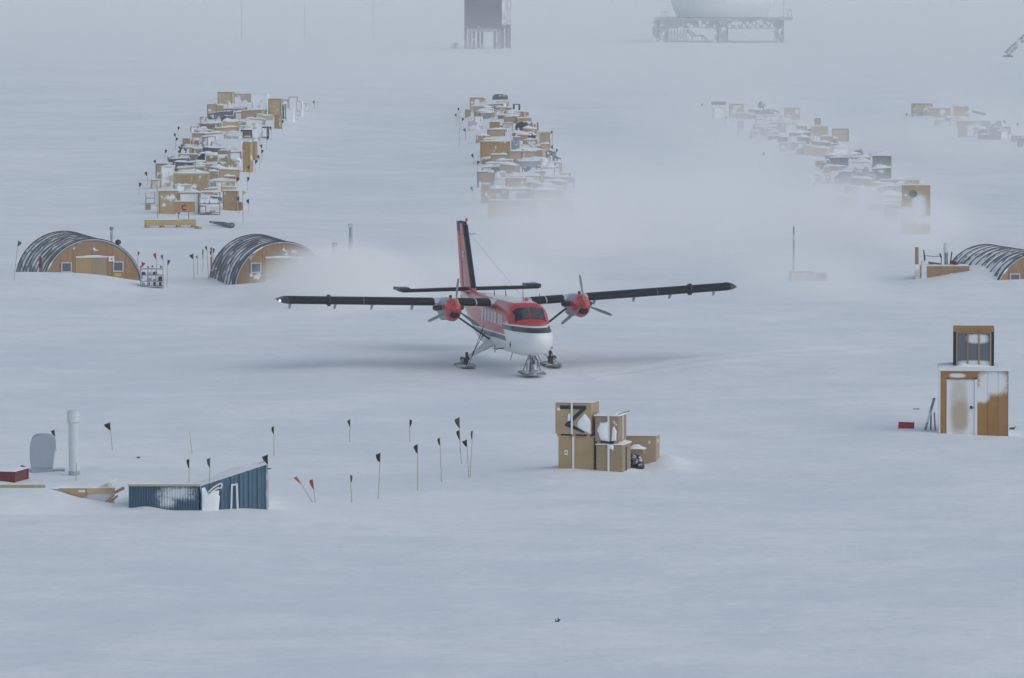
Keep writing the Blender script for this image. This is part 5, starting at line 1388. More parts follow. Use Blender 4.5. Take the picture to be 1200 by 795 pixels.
    a(294, 110, 313.5, 131, 'snowy', 'large grey snow-plastered crate in the far part of the left row', yaw=-6, depth=1.5)
    a(296.5, 120, 303.5, 129, 'brown', 'small brown crate, left of two before the large snow-plastered one', yaw=-4)
    a(304.5, 120.5, 309.5, 128.5, 'tan', 'small tan crate, right of two before the large snow-plastered one', yaw=-4)
    a(314, 116, 329.5, 137, 'tan', 'tall tan crate at the far right of the left row with a snow smear', yaw=-7, depth=1.2)
    a(321, 135, 328.5, 151, 'ochre', 'tapering tan crate under the tall far right one', yaw=-12, depth=0.8, cap=False)
    a(243, 122.5, 254, 138.5, 'tan', 'tall tan crate at the far left of the left row beside a dark pole', yaw=4)
    a(253.5, 123, 262, 132, 'tan', 'smaller tan crate touching the tall far left one', yaw=0)
    a(261.5, 127.5, 285.5, 139, 'ochre', 'wide ochre crate with a straight snow edge in the far part of the left row', yaw=-2)
    a(234.5, 137, 241.5, 146, 'pink', 'small grey-pink crate standing out at the far left edge', yaw=4)
    beam(247, 145, 286, 137.5, 0.5, 'dgrey', 'long dark beam slanting up the far part of the left row', 'dark_beam', 'beam', 0.4)
    for k, (x0, y0, x1, y1, m) in enumerate(((331, 117, 338, 131, 'snowy'), (338, 113.5, 349, 134, 'snowy'), (347, 119, 354, 140, 'snowy'), (352, 121, 359.5, 131, 'pale'), (336, 128, 344, 143, 'snowy'), (330, 122, 334, 140, 'dgrey'))):
        a(x0, y0, x1, y1, m, ('thin frosted crate just behind the tall far tan one', 'tallest frosted crate of the far right tail', 'frosted crate next to the tail end of the left row', 'last pale crate at the very end of the left row', 'frosted crate low in the far right tail', 'dark frosted slat crate between two white ones')[k], yaw=-10)
left_row()

# ---- middle row
def middle_row():
    a = lambda *q, **k: px_crate(*q, **dict(dict(group=MR), **k))
    a(551, 114.5, 566.5, 127, 'tan', 'tan crate with a white round mark at the far left top of the middle row', yaw=2)
    p = P(558, 127); s = scale_at(p); tops = [o for o in bpy.data.objects if o.get('label', '').startswith('tan crate with a white round mark')][0]
    mb = MB(); n = 12; mb.prism([(0.03 + 0.28 * math.cos(2 * math.pi * i / n), 0.78 + 0.28 * math.sin(2 * math.pi * i / n)) for i in range(n)], -0.012, 0.003); mb.build('round_mark', M['white'], tops)
    a(566, 119, 572.5, 128, 'tan', 'narrow tan crate beside the white-marked one', yaw=-8)
    a(581, 119.5, 595.5, 130, 'tan', 'tan crate under the black bundle at the far top of the middle row', yaw=-6, cap=False)
    lump(576.5, 113.5, 594.5, 120.5, 'tarp', 'black bundle at the very top of the middle row', depth=1.0)
    bpy.data.objects[[o.name for o in bpy.data.objects if o.get('label') == 'black bundle at the very top of the middle row'][0]].location.y += 14
    a(584, 126, 593.5, 133, 'tan', 'small tan crate with an arched snow cap in the far middle row', yaw=-2, capth=0.25)
    rack(601, 122, 608.5, 134, 'dgrey', 'thin dark rack at the far right of the middle row', fill=False, shelves=1, bar=0.09)
    a(545.5, 128.5, 551.5, 137.5, 'ochre', 'small ochre crate at the far left edge of the middle row', yaw=4)
    a(562.5, 128.5, 572, 135.5, 'pink', 'small pale pink crate in the far middle row', yaw=0)
    beam(601, 133.5, 619, 135.5, 0.3, 'brown', 'thin brown beam lying at the far right of the middle row')
    a(548, 137.5, 565, 153, 'pink', 'big pinkish white box on the left side of the middle row', yaw=-3, depth=1.5, battens=False, capth=0.05)
    a(574, 143, 585.5, 150.5, 'ochre', 'bright ochre crate right of the pinkish white box', yaw=0)
    a(589, 144.5, 600.5, 154.5, 'pink', 'pink and grey box left of the black tarp bundle', yaw=-3)
    a(594, 145, 600, 154, 'grey', 'blue-grey cabinet set into the pink and grey box', yaw=-3, battens=False)
    lump(604, 142.5, 621, 153.5, 'tarp', 'black tarp bundle on the right of the middle row under a tan roof board', depth=1.2, cap=False)
    a(605.5, 138.5, 622, 146, 'tan', 'tan board crate just behind the black tarp bundle', yaw=-4)
    for k, x in enumerate((623, 626.5, 630)):
        beam(x, 153, x + 0.4, 153, 0.2, 'brown', ('brown post, first of three right of the black tarp bundle', 'middle brown post right of the black tarp bundle', 'brown post farthest right of the black tarp bundle')[k], 'post', 'post') if False else None
        p = P(x, 153); s = scale_at(p); mb = MB(); mb.box(-0.09, 0.09, -0.06, 0.06, -0.2, (9.5 - (k == 1) * 2) / s)
        o = tag(mb.build('post', M['brown' if k != 1 else 'lumber_brown']), ('brown post, first of three right of the black tarp bundle', 'shorter middle post of three right of the black tarp bundle', 'brown post, outermost of three right of the black tarp bundle')[k], 'post'); o.location = p
    p = P(598.4, 141); mb = MB(); mb.ball((0, 0, 0.18), 0.17, n=12, m=8); o = tag(mb.build('red_ball', M['redsign'], None, True), 'small red ball-like float in the far middle row', 'float'); o.location = p
    a(571.5, 152, 592, 160, 'tan', 'low tan crate with boards behind the wide snow-edged one', yaw=2)
    a(564, 166, 598, 190, 'ochre', 'wide ochre crate with a deep snow gap on the left side of the middle row', yaw=4, depth=1.4)
    a(578.5, 172.5, 596.5, 182, 'brown', 'tan crate in front of the wide ochre one, upper of three steps', yaw=2)
    a(575.5, 181.5, 594.5, 193, 'tan_clean', 'clean tan crate, middle of three steps at the left of the middle row', yaw=1, capth=0.14)
    a(570, 191.5, 594, 200, 'tan', 'long tan crate, lowest of three steps at the left of the middle row', yaw=3, capth=0.14)
    a(599, 161, 609, 177, 'grey', 'blue-grey upright cabinet in the centre of the middle row', yaw=0, battens=False, depth=0.9)
    a(631, 155, 645.5, 174, 'ochre', 'ochre crate at the right edge of the middle row beside the red flag', yaw=4, capth=0.04)
    a(634, 169, 643.5, 177, 'tan', 'small tan crate in front of the ochre one at the right edge', yaw=2, capth=0.2)
    a(596.5, 177.5, 611.5, 187, 'tan', 'tan crate with thick snow, left of a pair in the middle row', yaw=3, capth=0.18)
    a(612, 177.5, 628.5, 187, 'tan', 'tan crate with thick snow, right of a pair in the middle row', yaw=-2, capth=0.18)
    lump(618, 157, 629.5, 167, 'tarp', 'dark ragged bundle left of the ochre crate', depth=0.9, rough=0.35)
    a(604, 169.5, 612, 176, 'snowy', 'small snowy grey crate in front of the blue-grey cabinet', yaw=0)
    a(612, 188, 632.5, 196, 'tan', 'low tan crate below the snow-laden pair', yaw=-1, capth=0.2)
    a(560, 201.5, 580, 219, 'tan', 'square tan-grey crate at the left edge, near end of the middle row', yaw=3, depth=1.3)
    a(582.5, 202, 593, 213, 'pale', 'pale crate right of the square tan-grey one', yaw=2)
    a(593, 209, 616, 224, 'tan', 'broad tan crate in the centre, near end of the middle row', yaw=1, depth=1.4, capth=0.12)
    a(616, 206.5, 633, 220, 'pale', 'pale crate joined to the broad tan one', yaw=-2)
    a(643, 208, 673, 219, 'grey', 'long blue-grey container at the right edge, near end of the middle row', yaw=-3, battens=False, depth=1.5)
    a(565, 216, 574.5, 238, 'ochre', 'upright ochre crate at the left edge, near end of the middle row', yaw=5)
    a(575, 221.5, 587, 234, 'tan', 'small tan crate between the upright ochre and a pale one', yaw=2)
    a(587, 221.5, 609.5, 234, 'pale', 'pale crate under a slanting drift at the near end of the middle row', yaw=0, capth=0.25)
    a(620, 222.5, 644.5, 236, 'tan', 'fogged tan crate above the frontmost right crate', yaw=0, depth=1.4)
    a(645, 219, 670, 236, 'pale', 'fogged pale crate under the long blue-grey container', yaw=-2, depth=1.3)
    a(573, 235, 626, 255, 'tan', 'frontmost long fogged crate of the middle row, left half', yaw=1, depth=1.5)
    a(626.5, 234.5, 673, 255, 'tan', 'frontmost long fogged crate of the middle row, right half', yaw=-1, depth=1.5)
    tangle(640, 178, 657, 189, 'greyflag', 'grey fence-like rods at the right edge of the middle row', 'metal_rods', 'rods', 12, 0.04)
    rack(651, 191, 658.5, 202, 'brown', 'small brown rack at the right edge of the middle row', shelves=2, bar=0.07)
    a(634, 196.5, 650, 208, 'snowy', 'white snow-plastered crate right of the tyre ring', yaw=0, capth=0.3)
    a(656.5, 203, 668.5, 210, 'pale', 'small pale crate above the blue-grey container', yaw=-4)
    tangle(612, 196, 624, 203, 'dgrey', 'dark twisted wire heap in the centre of the middle row', 'wire_heap', 'wire', 14, 0.035)
    tangle(600, 186, 612, 193, 'dgrey', 'dark bent rods beside the clean tan crate', 'bent_rods', 'rods', 9, 0.045)
    p = P(632, 201.5); s = scale_at(p); mb = MB(); n = 16
    for i in range(n):
        q = lambda j: (0.21 * math.cos(2 * math.pi * j / n), 0, 0.25 + 0.21 * math.sin(2 * math.pi * j / n)); mb.tube(q(i), q(i + 1), 0.06, n=6)
    o = tag(mb.build('tyre', M['dgrey'], None, True), 'snow-dusted tyre ring standing among the crates of the middle row', 'tyre'); o.location = p
middle_row()

# ---- fogged row right of the plane and the farthest row
def fog_rows():
    a = lambda *q, **k: px_crate(*q, **dict(dict(group=FR), **k))
    a(836, 126, 849.5, 137.5, 'snowy', 'snowy crate under a dark slab at the far left end of the fogged row', yaw=2, cap=False)
    beam(835, 126.5, 849.5, 126.5, 0.35, 'dgrey', 'dark slab lying at the far left end of the fogged row', 'dark_slab', 'slab', 0.3)
    a(840, 130, 846, 137, 'tan', 'little tan crate below the dark slab', yaw=0, cap=False)
    a(854, 122, 871, 138, 'tan', 'tan slatted crate at the far end of the fogged row', yaw=-10, capth=0.03)
    lump(887, 121.5, 900, 136, 'dgrey', 'tilted grey snow-clad box at the far end of the fogged row', 'box', 'snowy_box', rough=0.3)
    tangle(880, 126, 914, 137, 'dgrey', 'dark bars and scrap behind the tall tan crate of the fogged row', 'scrap_heap', 'scrap', 14, 0.06)
    a(919, 126.5, 937.5, 145, 'tan', 'tall tan crate with a white square, highest in the fogged row', yaw=-2, depth=1.4, capth=0.03)
    tops = [o for o in bpy.data.objects if o.get('label', '').startswith('tall tan crate with a white square')][0]
    mb = MB(); mb.box(0.28, 0.68, -0.012, 0.003, 1.05, 1.45); mb.build('paper_tag', M['white'], tops)
    a(896, 135.5, 916.5, 145, 'pink', 'flat pinkish crate left of the tall tan one', yaw=0)
    a(901, 144, 920.5, 156, 'tan', 'broad tan crate below the flat pinkish one', yaw=-2)
    a(920.5, 145, 934, 156, 'snowy', 'snow-plastered crate right of the broad tan one', yaw=-2)
    a(900, 154.5, 912.5, 163, 'tan', 'low tan crate under the broad one', yaw=0)
    a(950.5, 148, 970, 160, 'ochre', 'ochre slatted crate in the centre of the fogged row', yaw=-6)
    a(975, 151, 994.5, 166, 'tan', 'tan crate at the right edge, upper part of the fogged row', yaw=-5, capth=0.04)
    a(955, 138.5, 961.5, 148, 'brown', 'small dark crate end sticking up behind the ochre slatted one', yaw=0)
    a(865, 142, 871.5, 158, 'pale', 'narrow pale crate at the left edge of the fogged row', yaw=5)
    a(880, 154, 892, 163, 'pink', 'pale crate almost lost in mist at the left edge of the fogged row', yaw=3)
    a(914.5, 168, 926.5, 178, 'pale', 'pale misty crate low in the fogged row', yaw=2)
    a(942, 171, 955.5, 182, 'tan', 'tan misty crate left of a grey one', yaw=0)
    a(957, 172, 967, 182, 'grey', 'grey misty box right of the tan misty crate', yaw=0, battens=False)
    a(962, 160, 976, 170, 'tan', 'tan crate under the right edge pair of the fogged row', yaw=0)
    a(973, 185, 994.5, 201, 'dgrey', 'dark grey square box in the centre of the fogged row', yaw=1, battens=False, depth=1.4)
    a(1022, 183, 1044, 207, 'grey', 'large grey-brown box at the right edge of the fogged row', yaw=-6, battens=True, depth=1.5, bmat=M['brown'])
    a(1014, 178, 1037, 186, 'snowy', 'snow-topped pale crate behind the large grey-brown box', yaw=-4)
    a(1031, 211, 1047.5, 225, 'brown', 'left brown-grey crate behind the frontmost tan one', yaw=-2)
    a(1047.5, 211, 1061.5, 226, 'grey', 'grey crate behind the frontmost tan one', yaw=-2)
    a(1061, 210, 1078.5, 222, 'ochre', 'ochre lid crate showing over the frontmost tan one', yaw=-2, cap=False)
    t = a(1056.5, 217.5, 1090.5, 275, 'tan', 'tall frontmost tan crate with a round hole and packed snow, end of the fogged row', yaw=-3, depth=1.5, battens=False)
    mb = MB(); n = 14; hh = max(v.co.z for v in t.children[0].data.vertices)
    mb.prism([(-0.18 + 0.26 * math.cos(2 * math.pi * i / n), hh - 0.52 + 0.22 * math.sin(2 * math.pi * i / n)) for i in range(n)], -0.03, 0.003); mb.build('round_hole', M['tarp'], t)
    [c for c in t.children if c.name.startswith('box')][0].data.materials[0] = frost_mat('frosted_tall_crate', 'tan', [(0.15, hh - 1.3, 0.42, 0.7, 1), (-0.55, hh - 1.75, 0.4, 0.45, 1), (0.3, hh - 2.1, 0.6, 0.3, 1)], 0.5, 0.5)
    a(1030, 229.5, 1052.5, 242, 'snowy', 'snow-heaped crate left of the frontmost tan one', yaw=-3, capth=0.3)
    a(1036, 240, 1053, 258, 'brown', 'brown crate in the mist left of the frontmost tan one', yaw=-3)
    a(982, 230, 1004.5, 244, 'tan', 'tan crate fading in the mist at the foot of the fogged row', yaw=0, capth=0.15)
    a(949, 205, 973.5, 219, 'pale', 'pale crate fading in the mist left of the dark grey square box', yaw=2)
    tangle(969, 171, 991, 181, 'tarp', 'dark tangled rods above the dark grey square box', 'metal_rods', 'rods', 22, 0.06)
    lump(999, 175, 1012, 184, 'dgrey', 'round dark bundle right of the dark tangled rods', rough=0.2)
    lump(978, 199, 1025, 215, 'grey', 'long heap of grey snow-covered gear under the dark grey box', 'heap', 'gear_heap', rough=0.35, depth=1.5)
    a(995, 190, 1020, 203, 'snowy', 'snow-plastered low crate between the dark grey and grey-brown boxes', yaw=0, capth=0.25)
    a(1005, 222, 1028, 236, 'snowy', 'white mound-like crate below the grey gear heap', yaw=0, capth=0.35)
    b = lambda *q, **k: px_crate(*q, **dict(dict(group=DR), **k))
    b(1070, 121.5, 1093.5, 135.5, 'tan', 'reddish tan crate at the far left of the farthest row', yaw=6, depth=1.2)
    b(1087.5, 127, 1114, 138, 'tan', 'long tan crate second from the left in the farthest row', yaw=-2, depth=1.2)
    b(1117, 124, 1136.5, 137, 'ochre', 'ochre crate with a pale smear at the top of the farthest row', yaw=-3, depth=1.2)
    b(1124, 142, 1143, 161, 'tan', 'tan crate cut by a slanting drift in the farthest row', yaw=3, depth=1.0)
    b(1144, 142, 1160, 152, 'grey', 'grey open-fronted box left of the tall grey one in the farthest row', yaw=0, battens=False)
    b(1159, 142, 1173.5, 164, 'grey', 'tall grey box in the farthest row', yaw=-5, battens=False)
    b(1147, 152, 1158, 163, 'dgrey', 'dark grey low box before the tall grey one', yaw=0, battens=False)
    b(1176, 149, 1184.5, 157, 'ochre', 'small ochre crate right of the tall grey box', yaw=0)
    b(1096, 141, 1104.5, 147, 'pale', 'little tan crate alone below the long tan one in the farthest row', yaw=0)
    b(1193, 162, 1206, 172, 'grey', 'grey box at the very right end of the farthest row', yaw=0)
    beam(1140, 136.5, 1154, 140, 0.2, 'dgrey', 'thin dark bar lying in the farthest row', 'dark_bar', 'bar', 0.4)
fog_rows()

# small clutter among the crates, sunk in the snow, and the tiny flags along the rows
def clutter():
    r = random.Random(11)
    protos = {}
    MN = {'snowy': 'white', 'tan': 'tan', 'pale': 'pale', 'brown': 'brown', 'grey': 'grey', 'dgrey': 'dark grey', 'ochre': 'ochre'}
    def row(pts, w0, w1, n, rname, mats):
        srcs = [crate_at(Vector((0, 0, 0)), 0.95, 0.8, 0.62, 0.0, M[m], None, None, True, True, capth=0.12) for m in mats]
        used = set()
        for k in range(n):
            v = (k + r.random()) / n; seg = v * (len(pts) - 1); i = min(int(seg), len(pts) - 2); f = seg - i
            px = pts[i][0] + (pts[i + 1][0] - pts[i][0]) * f; py = pts[i][1] + (pts[i + 1][1] - pts[i][1]) * f
            off = r.uniform(-1, 1); px += off * (w0 + (w1 - w0) * v); py += r.uniform(-3, 3)
            p = P(px, py); i = (k * 7 // 3) % len(srcs)
            o = srcs[i] if i not in used else copy_tree(srcs[i]); used.add(i)
            o.location = (p.x, p.y, p.z - r.uniform(0.1, 0.32)); o.rotation_euler = (0, R(r.uniform(-5, 5)), R(r.uniform(-25, 25)))
            q = r.uniform(0.75, 1.45); o.scale = (q * r.uniform(0.8, 1.5), q, q * r.uniform(0.8, 1.2))
            part = 'near end' if v < 0.3 else 'middle' if v < 0.65 else 'far end'; side = 'left side' if off < 0 else 'right side'
            lb_ = 'small sunk %s crate on the %s, %s of %s' % (MN[mats[i]], side, part, rname)
            tag(o, lb_, 'crate', 'small %s crates sunk on the %s, %s of %s' % (MN[mats[i]], side, part, rname))
    row([(228, 246), (235, 200), (262, 160), (300, 130)], 38, 26, 74, 'the left row', ['tan', 'snowy', 'brown', 'pale', 'grey', 'dgrey'])
    row([(622, 240), (605, 190), (588, 140), (582, 125)], 44, 22, 74, 'the middle row', ['tan', 'snowy', 'brown', 'pale', 'grey', 'tan'])
    row([(1050, 250), (1000, 205), (940, 165), (880, 138)], 34, 24, 78, 'the fogged row', ['tan', 'snowy', 'brown', 'grey', 'dgrey'])
    row([(1180, 165), (1135, 150), (1095, 135)], 16, 14, 18, 'the farthest row', ['tan', 'snowy', 'grey'])
    ORD = ['nearest', 'second nearest', 'third nearest', 'fourth nearest', 'fifth nearest', 'sixth nearest', 'seventh nearest', 'eighth nearest', 'ninth nearest', 'farthest']
    def tiny(pts, label, group, mat='black'):
        rank = {q: i for i, q in enumerate(sorted(pts, key=lambda q: -q[1]))}
        for k, (px, py) in enumerate(pts):
            i_ = rank[(px, py)]; word = ORD[i_] if i_ < len(pts) - 1 else 'farthest'
            base = P(px, py + 14 - (0 if py > 170 else 3)); sc_ = scale_at(base)
            mflag(px, py + 14, px + ((k * 37) % 5 - 2) * 0.3, py - 2, mat, word + ' ' + label, group, 0.2, 0.34, -1 if k % 2 else 1, 0.014, seed=k, base=base)
    tiny([(209, 153), (206, 161), (205.5, 166), (183, 189), (193, 177), (173, 203), (163, 215.5)], 'small black flag along the left edge of the left row', 'black flags along the left edge of the left row')
    tiny([(331, 145.5), (318, 153), (312, 165), (307.5, 171), (306, 177), (304.5, 183.5), (299, 189), (292, 195.5), (290, 209), (291.5, 235)], 'small black flag along the right edge of the left row', 'black flags along the right edge of the left row')
    mflag(285, 262, 284.5, 223, 'yellow', 'yellow and dark flag beside the broken crates at the near end of the left row', None, .22, .3, 1, 0.02)
    mflag(280, 250, 280.5, 230, 'blue', 'small blue flag beside the broken crates at the near end of the left row', None, .22, .3, -1, 0.02)
    mflag(277, 216, 277, 207, 'tarp', 'dark flag-like cloth hanging at the right of the long low pale crate', None, .26, .4, 1, 0.02)
    mflag(184.5, 256, 184, 216, 'black', 'tall dark pole left of the big ochre crate in the left row', None, cat='pole', cloth=False, pole=0.028)
    mflag(229, 222, 229, 186, 'black', 'tall dark pole rising over the black netting', None, cat='pole', cloth=False, pole=0.03)
    mflag(252.5, 143, 252.5, 121, 'black', 'dark pole before the tall far left tan crate', None, cat='pole', cloth=False, pole=0.035)
    mflag(266.8, 132, 266.8, 119, 'black', 'dark pole in front of the far ochre crate of the left row', None, cat='pole', cloth=False, pole=0.035)
    mflag(296, 137, 296, 120, 'black', 'dark pole against the large grey snow-plastered crate', None, cat='pole', cloth=False, pole=0.04)
    mflag(368.5, 128, 368.5, 118, 'black', 'lone dark flag past the far end of the left row', None, .2, .34, -1, 0.03)
    tiny([(537, 131), (535, 138), (541, 143), (555, 182), (559, 190), (554.5, 220)], 'small black flag along the left edge of the middle row', 'black flags along the left edge of the middle row')
    tiny([(652, 176), (648, 172)], 'small dark flag along the right edge of the middle row', 'dark flags along the right edge of the middle row')
    mflag(545.5, 164, 545.5, 150, 'green', 'small green flag at the left edge of the middle row', None, .24, .34, -1, 0.02)
    mflag(647, 172, 647.5, 153, 'red', 'small red flag right of the ochre crate in the middle row', None, .30, .30, -1, 0.03)
    mflag(538, 172, 539, 130, 'greyflag', 'thin bare pole at the far left edge of the middle row', None, cat='pole', cloth=False, pole=0.02)
    tiny([(850.5, 141), (823.5, 126), (893, 180)], 'small faint flag beside the fogged row', 'faint flags beside the fogged row', 'greyflag')
    tiny([(1062, 137), (1178, 146), (1191, 149)], 'small faint flag beside the farthest row', 'faint flags beside the farthest row', 'greyflag')
clutter()

# ------------------------------------------------------------------ structures in the far mist
def far_structures():
    # box building on stilts
    p = P(566, 57.5); s = scale_at(p); k = 1 / s
    t = thing('stilted_building', (p.x, p.y, p.z - 0.2), R(-13), 'dark grey box building raised on many stilts in the far mist', 'building')
    wd = 45 * k; dp = 48 * k; z0 = 27.5 * k + 0.2; z1 = 92 * k
    mb = MB(); mb.box(-wd / 2, wd / 2, 0.0, dp, z0, z1, bev=0.05)
    lead = mat_plain('dark_cladding', (0.075, 0.082, 0.10), 0.6, 0, 0.12)
    mb.build('wall', lead, t)
    mb = MB(); mb.box(wd / 2 + 0.004, wd / 2 + 0.06, 0.1, dp - 0.1, z0 + 0.1, z1 - 0.1); mb.build('side_cladding', M['pink'], t)
    for x0 in (-wd / 2, -wd / 6, wd / 6):
        mb = MB(); mb.box(x0 + 0.04, x0 + wd / 3 - 0.04, -0.05, -0.003, z0 + 0.08, z1 - 0.1); mb.build('wall_panel', lead, t)
    mb = MB(); mb.box(-wd / 2 + 0.3, wd / 2 - 0.3, 0.2, dp - 0.3, z0 - 0.55, z0 - 0.01); mb.build('floor_frame', M['dgrey'], t)
    mb = MB(); mb.box(-wd / 2 + 0.8, wd / 2 - 0.8, 0.1, 0.2, z0 - 1.0, z0 - 0.56); mb.build('tie_beam', M['steel'], t)
    for x in (-0.48, -0.36, -0.26, 0.30, 0.40, 0.48):
        for y in (0.06, 0.94):
            mb = MB(); mb.box(x * wd - 0.17, x * wd + 0.17, y * dp - 0.17, y * dp + 0.17, -0.6, z0 - 0.003 if abs(x) > 0.47 else z0 - 0.56); mb.build('stilt', M['dgrey'], t)
    for x in (-0.42, 0.35):
        mb = MB(); mb.tube((x * wd, 0.0, 0.3), ((x + 0.08) * wd, 0, z0 - 0.6), 0.09, n=6); mb.tube(((x + 0.08) * wd, 0.1, 0.3), (x * wd, 0.1, z0 - 0.6), 0.09, n=6); mb.build('brace', M['steel'], t)
    mb = MB(); mb.tube((wd / 2, dp * 0.9, z1 * 0.75), (wd / 2 + 1.4, 0.0, 0.1), 0.05, n=5); mb.build('guy_rope', M['dgrey'], t)
    q = P(596.5, 57.5); mb = MB(); mb.tube((0, 0, -0.2), (0, 0, 0.95), 0.10, n=6); o = tag(mb.build('anchor_post', M['dgrey']), 'short anchor post where the guy rope meets the snow', 'post'); o.location = q
    tangle(528, 50, 537, 57, 'dgrey', 'low dark railing beside the stilted building', 'railing', 'railing', 7, 0.05)
    # radome on a platform
    p = P(845, 50.5); s = scale_at(p); k = 1 / s
    t = thing('radome_platform', (p.x, p.y, p.z), R(-3), 'huge pale dome standing on a steel platform with legs in the far mist', 'radome')
    X = lambda px: (px - 845) * k; Z = lambda py: (50.5 - py) * k
    Rr = 62 * k; zc = Z(-11); zd = Z(21.8); dpt = 130 * k
    mb = MB(); n = 40; rr = []
    a0 = math.asin(max(-1, (zd + 0.1 - zc) / Rr))
    for i in range(15):
        a = a0 + (math.pi / 2 - a0) * i / 14; q = max(Rr * math.cos(a), 0.02)
        rr.append([(q * math.cos(2 * math.pi * j / n), dpt / 2 + q * math.sin(2 * math.pi * j / n), zc + Rr * math.sin(a)) for j in range(n)])
    mb.loft(rr); mb.build('dome', mat_plain('dome_white', (0.80, 0.81, 0.82), 0.5, 0, 0.05), t, True)
    mb = MB(); mb.box(X(766), X(928), 0, dpt, Z(24), Z(21.9)); mb.build('deck', M['steel'], t)
    for x0, x1 in ((778, 800), (800, 822), (822, 850)):
        mb = MB(); mb.box(X(x0) + 0.03, X(x1) - 0.03, 0.15, 0.4, Z(33.5), Z(24.1)); mb.build('girder_panel', M['grey'], t)
    tr = MB()
    tr.box(X(850), X(918), 0.1, 0.35, Z(34), Z(32.5)); tr.box(X(850), X(918), 0.1, 0.35, Z(25.5), Z(24.05))
    for i in range(8):
        x0 = 851 + i * 8.2; tr.tube((X(x0), 0.2, Z(33)), (X(x0 + 4.1), 0.2, Z(25)), 0.14, n=6); tr.tube((X(x0 + 4.1), 0.2, Z(25)), (X(x0 + 8.2), 0.2, Z(33)), 0.14, n=6)
    tr.build('truss', M['grey'], t)
    for x0, x1, py in ((764.5, 769.5, 49.5), (772.5, 779.5, 49.5), (836.8, 840.5, 50), (843, 851, 50), (907, 917.5, 53)):
        for y in (0.1, dpt - 0.9):
            mb = MB(); mb.box(X(x0), X(x1), y, y + 0.8, -0.8, Z(24.1)); mb.build('leg', M['grey'], t)
    st = MB()
    for (xa, za, xb, zb) in ((803, 35, 811, 42.5), (811, 42.3, 823, 42), (823, 42, 832, 49.5), (806, 35, 815, 42)):
        st.tube((X(xa), 0.6, Z(za)), (X(xb), 0.6, Z(zb)), 0.13, n=6); st.tube((X(xa), 1.6, Z(za)), (X(xb), 1.6, Z(zb)), 0.13, n=6)
    for x in (811, 823): st.tube((X(x), 0.6, Z(42.2)), (X(x), 0.6, -0.5), 0.08, n=6)
    for i in range(5): st.box(X(824 + 1.7 * i), X(825.7 + 1.7 * i), 0.55, 1.65, Z(43.5 + 1.4 * i), Z(43.1 + 1.4 * i))
    st.build('stairs', M['dgrey'], t)
    sc = MB()
    for i in range(7):
        x = 783 + i * 3.6; sc.tube((X(x), 3, -0.3), (X(x), 3, Z(34)), 0.06, n=5)
        if i < 6: sc.tube((X(x), 3, Z(48)), (X(x + 3.6), 3, Z(36)), 0.045, n=5); sc.tube((X(x + 3.6), 3, Z(48)), (X(x), 3, Z(36)), 0.045, n=5)
    sc.build('bracing', M['steel'], t)
    rl = MB()
    for x in (776, 778.5, 782): rl.tube((X(x), 0.4, Z(22)), (X(x), 0.4, Z(14)), 0.06, n=5)
    rl.tube((X(776), 0.4, Z(14)), (X(782), 0.4, Z(14)), 0.05, n=5)
    for x in (923, 927): rl.tube((X(x), 0.4, Z(22)), (X(x), 0.4, Z(11.5)), 0.07, n=5)
    rl.tube((X(923), 0.4, Z(11.5)), (X(927), 0.4, Z(11.5)), 0.06, n=5); rl.tube((X(918), 0.4, Z(22)), (X(918), 0.4, Z(-4)), 0.04, n=5)
    rl.build('railing', M['steel'], t)
    # lattice boom rising out of the frame
    p = P(1181, 67); s = scale_at(p); k = 1 / s
    t = thing('lattice_boom', p, R(-10), 'faint lattice boom slanting up at the edge of the mist', 'boom')
    A, B = Vector((0, 0, 0.2)), Vector((34 * k, 0, 33 * k)); n = 8; mb = MB(); off = Vector((-3.6 * k, 0, 3.6 * k))
    for y in (0, 0.9):
        Y = Vector((0, y, 0))
        for o in (Vector((0, 0, 0)), off): mb.tube(A + o + Y, B + o + Y, 0.11, n=6)
        for i in range(n):
            q0, q1 = A.lerp(B, i / n), A.lerp(B, (i + 0.5) / n); q2 = A.lerp(B, (i + 1) / n)
            mb.tube(q0 + Y, q1 + off + Y, 0.06, n=5); mb.tube(q1 + off + Y, q2 + Y, 0.06, n=5)
    mb.build('lattice', M['grey'], t)
    ft = MB(); ft.box(-0.7, 0.7, -0.3, 1.2, -0.5, 0.25, bev=0.05); ft.build('footing', M['dgrey'], t)
    for px, h, lb_ in ((283, 9, 'faint leftmost mast alone in the far mist'), (357, 10, 'faint thin mast between two others in the far mist'), (437, 10, 'thin mast nearest the stilted building in the far mist')):
        p = P(px, 46); mb = MB(); mb.tube((0, 0, -0.3), (0, 0, h), 0.055, 0.03, 6); o = tag(mb.build('mast', M['steel']), lb_, 'mast'); o.location = p
far_structures()

# ------------------------------------------------------------------ the air: even haze, and clouds of blowing snow
def haze_mat(name, dens, col=(1.0, 0.985, 0.96), aniso=0.0):
    m = bpy.data.materials.new(name); m.use_nodes = True; nt = m.node_tree; nt.nodes.clear()
    out = nt.nodes.new('ShaderNodeOutputMaterial'); v = nt.nodes.new('ShaderNodeVolumePrincipled')
    v.inputs['Color'].default_value = (*col, 1); v.inputs['Density'].default_value = dens; v.inputs['Anisotropy'].default_value = aniso
    nt.links.new(v.outputs[0], out.inputs['Volume']); return m, nt, v

def build_haze():
    mb = MB(); mb.box(-6200, 6200, -700, 6200, -3.0, 30.0)
    m, nt, v = haze_mat('haze', 0.00019)
    tag(mb.build('haze', m), kind='stuff')
build_haze()

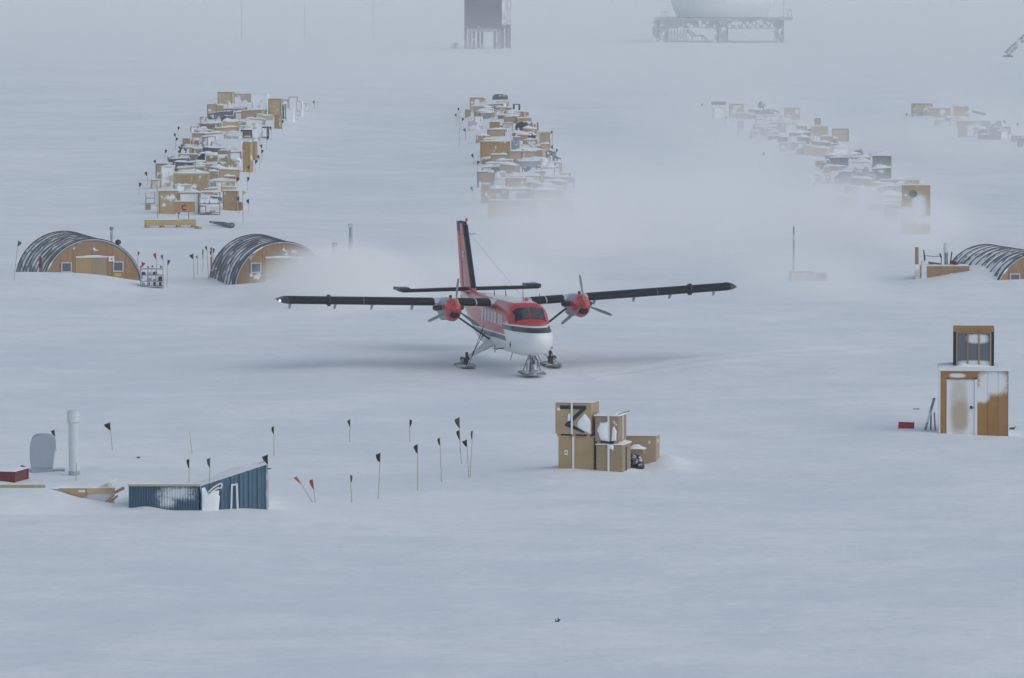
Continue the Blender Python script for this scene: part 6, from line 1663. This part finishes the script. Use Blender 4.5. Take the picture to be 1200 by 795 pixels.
def cloud(px, py, rx, ry, rz, dens, seed, zc=0.0, shear=0.0, inner=0.12, nlo=0.32, nhi=0.72):
    """one drifting cloud of blown snow: an ellipsoid of its own, thickest at the core, torn by noise"""
    p = flat(px, py)
    mb = MB(); mb.ball((0, 0, 0), 1, 1, 1, 20, 12)
    m, nt, v = haze_mat('blown_snow', dens)
    tc = node(nt, 'ShaderNodeTexCoord')
    ln = node(nt, 'ShaderNodeVectorMath', operation='LENGTH'); nt.links.new(tc.outputs['Object'], ln.inputs[0])
    g = ramp(nt, ln.outputs['Value'], 1.0, inner)
    ge = node(nt, 'ShaderNodeNewGeometry')
    mp = mapping(nt, tc.outputs['Object'], (rx / 11, ry / 22, rz / 4.0), (0, 0, 0), (seed * 3.1, seed * 1.7, seed * 0.9))
    n = ramp(nt, noise(nt, mp, 1.0, 3, 0.55), nlo, nhi)
    d = math_n(nt, 'MULTIPLY', math_n(nt, 'MULTIPLY', g, n), dens)
    nt.links.new(d, v.inputs['Density'])
    o = tag(mb.build('blowing_snow', m), kind='stuff')
    o.location = (p.x, p.y, zc); o.scale = (rx, ry, rz)
    return o
SC.cycles.volume_step_rate = 0.8
# in front of the second hut, over the near ends of the middle and fogged rows
cloud(396, 353, 5.2, 12, 3.3, 0.95, 1, 0.2, nlo=0.12, nhi=0.62)
cloud(540, 340, 9, 20, 3.0, 0.19, 2, 0.0, nlo=0.1, nhi=0.7)
cloud(640, 290, 7.5, 20, 4.4, 0.18, 3, -0.2, nlo=0.12, nhi=0.65)
cloud(800, 275, 20, 55, 6.8, 0.055, 4, 0.2, nlo=0.1, nhi=0.7)
cloud(1010, 268, 9, 22, 5.0, 0.10, 5, 0.0, nlo=0.12, nhi=0.65)
cloud(1068, 292, 4.5, 16, 4.0, 0.11, 11, 0.0, nlo=0.12, nhi=0.65)
cloud(915, 205, 10, 40, 7.5, 0.028, 6, 0.5, nlo=0.12, nhi=0.65)
cloud(850, 165, 13, 50, 7.5, 0.020, 7, 0.4, nlo=0.12, nhi=0.65)
cloud(942, 345, 5.5, 14, 3.2, 0.14, 12, 0.0, nlo=0.12, nhi=0.65)
cloud(1135, 180, 13, 55, 7, 0.028, 8, 0.3, nlo=0.12, nhi=0.65)
# the far veil beyond the rows
cloud(600, 42, 200, 370, 28, 0.0022, 9, 0.0, nlo=0.05, nhi=0.6, inner=0.65)
cloud(700, 105, 90, 130, 12, 0.006, 13, 0.0, nlo=0.15, nhi=0.7)
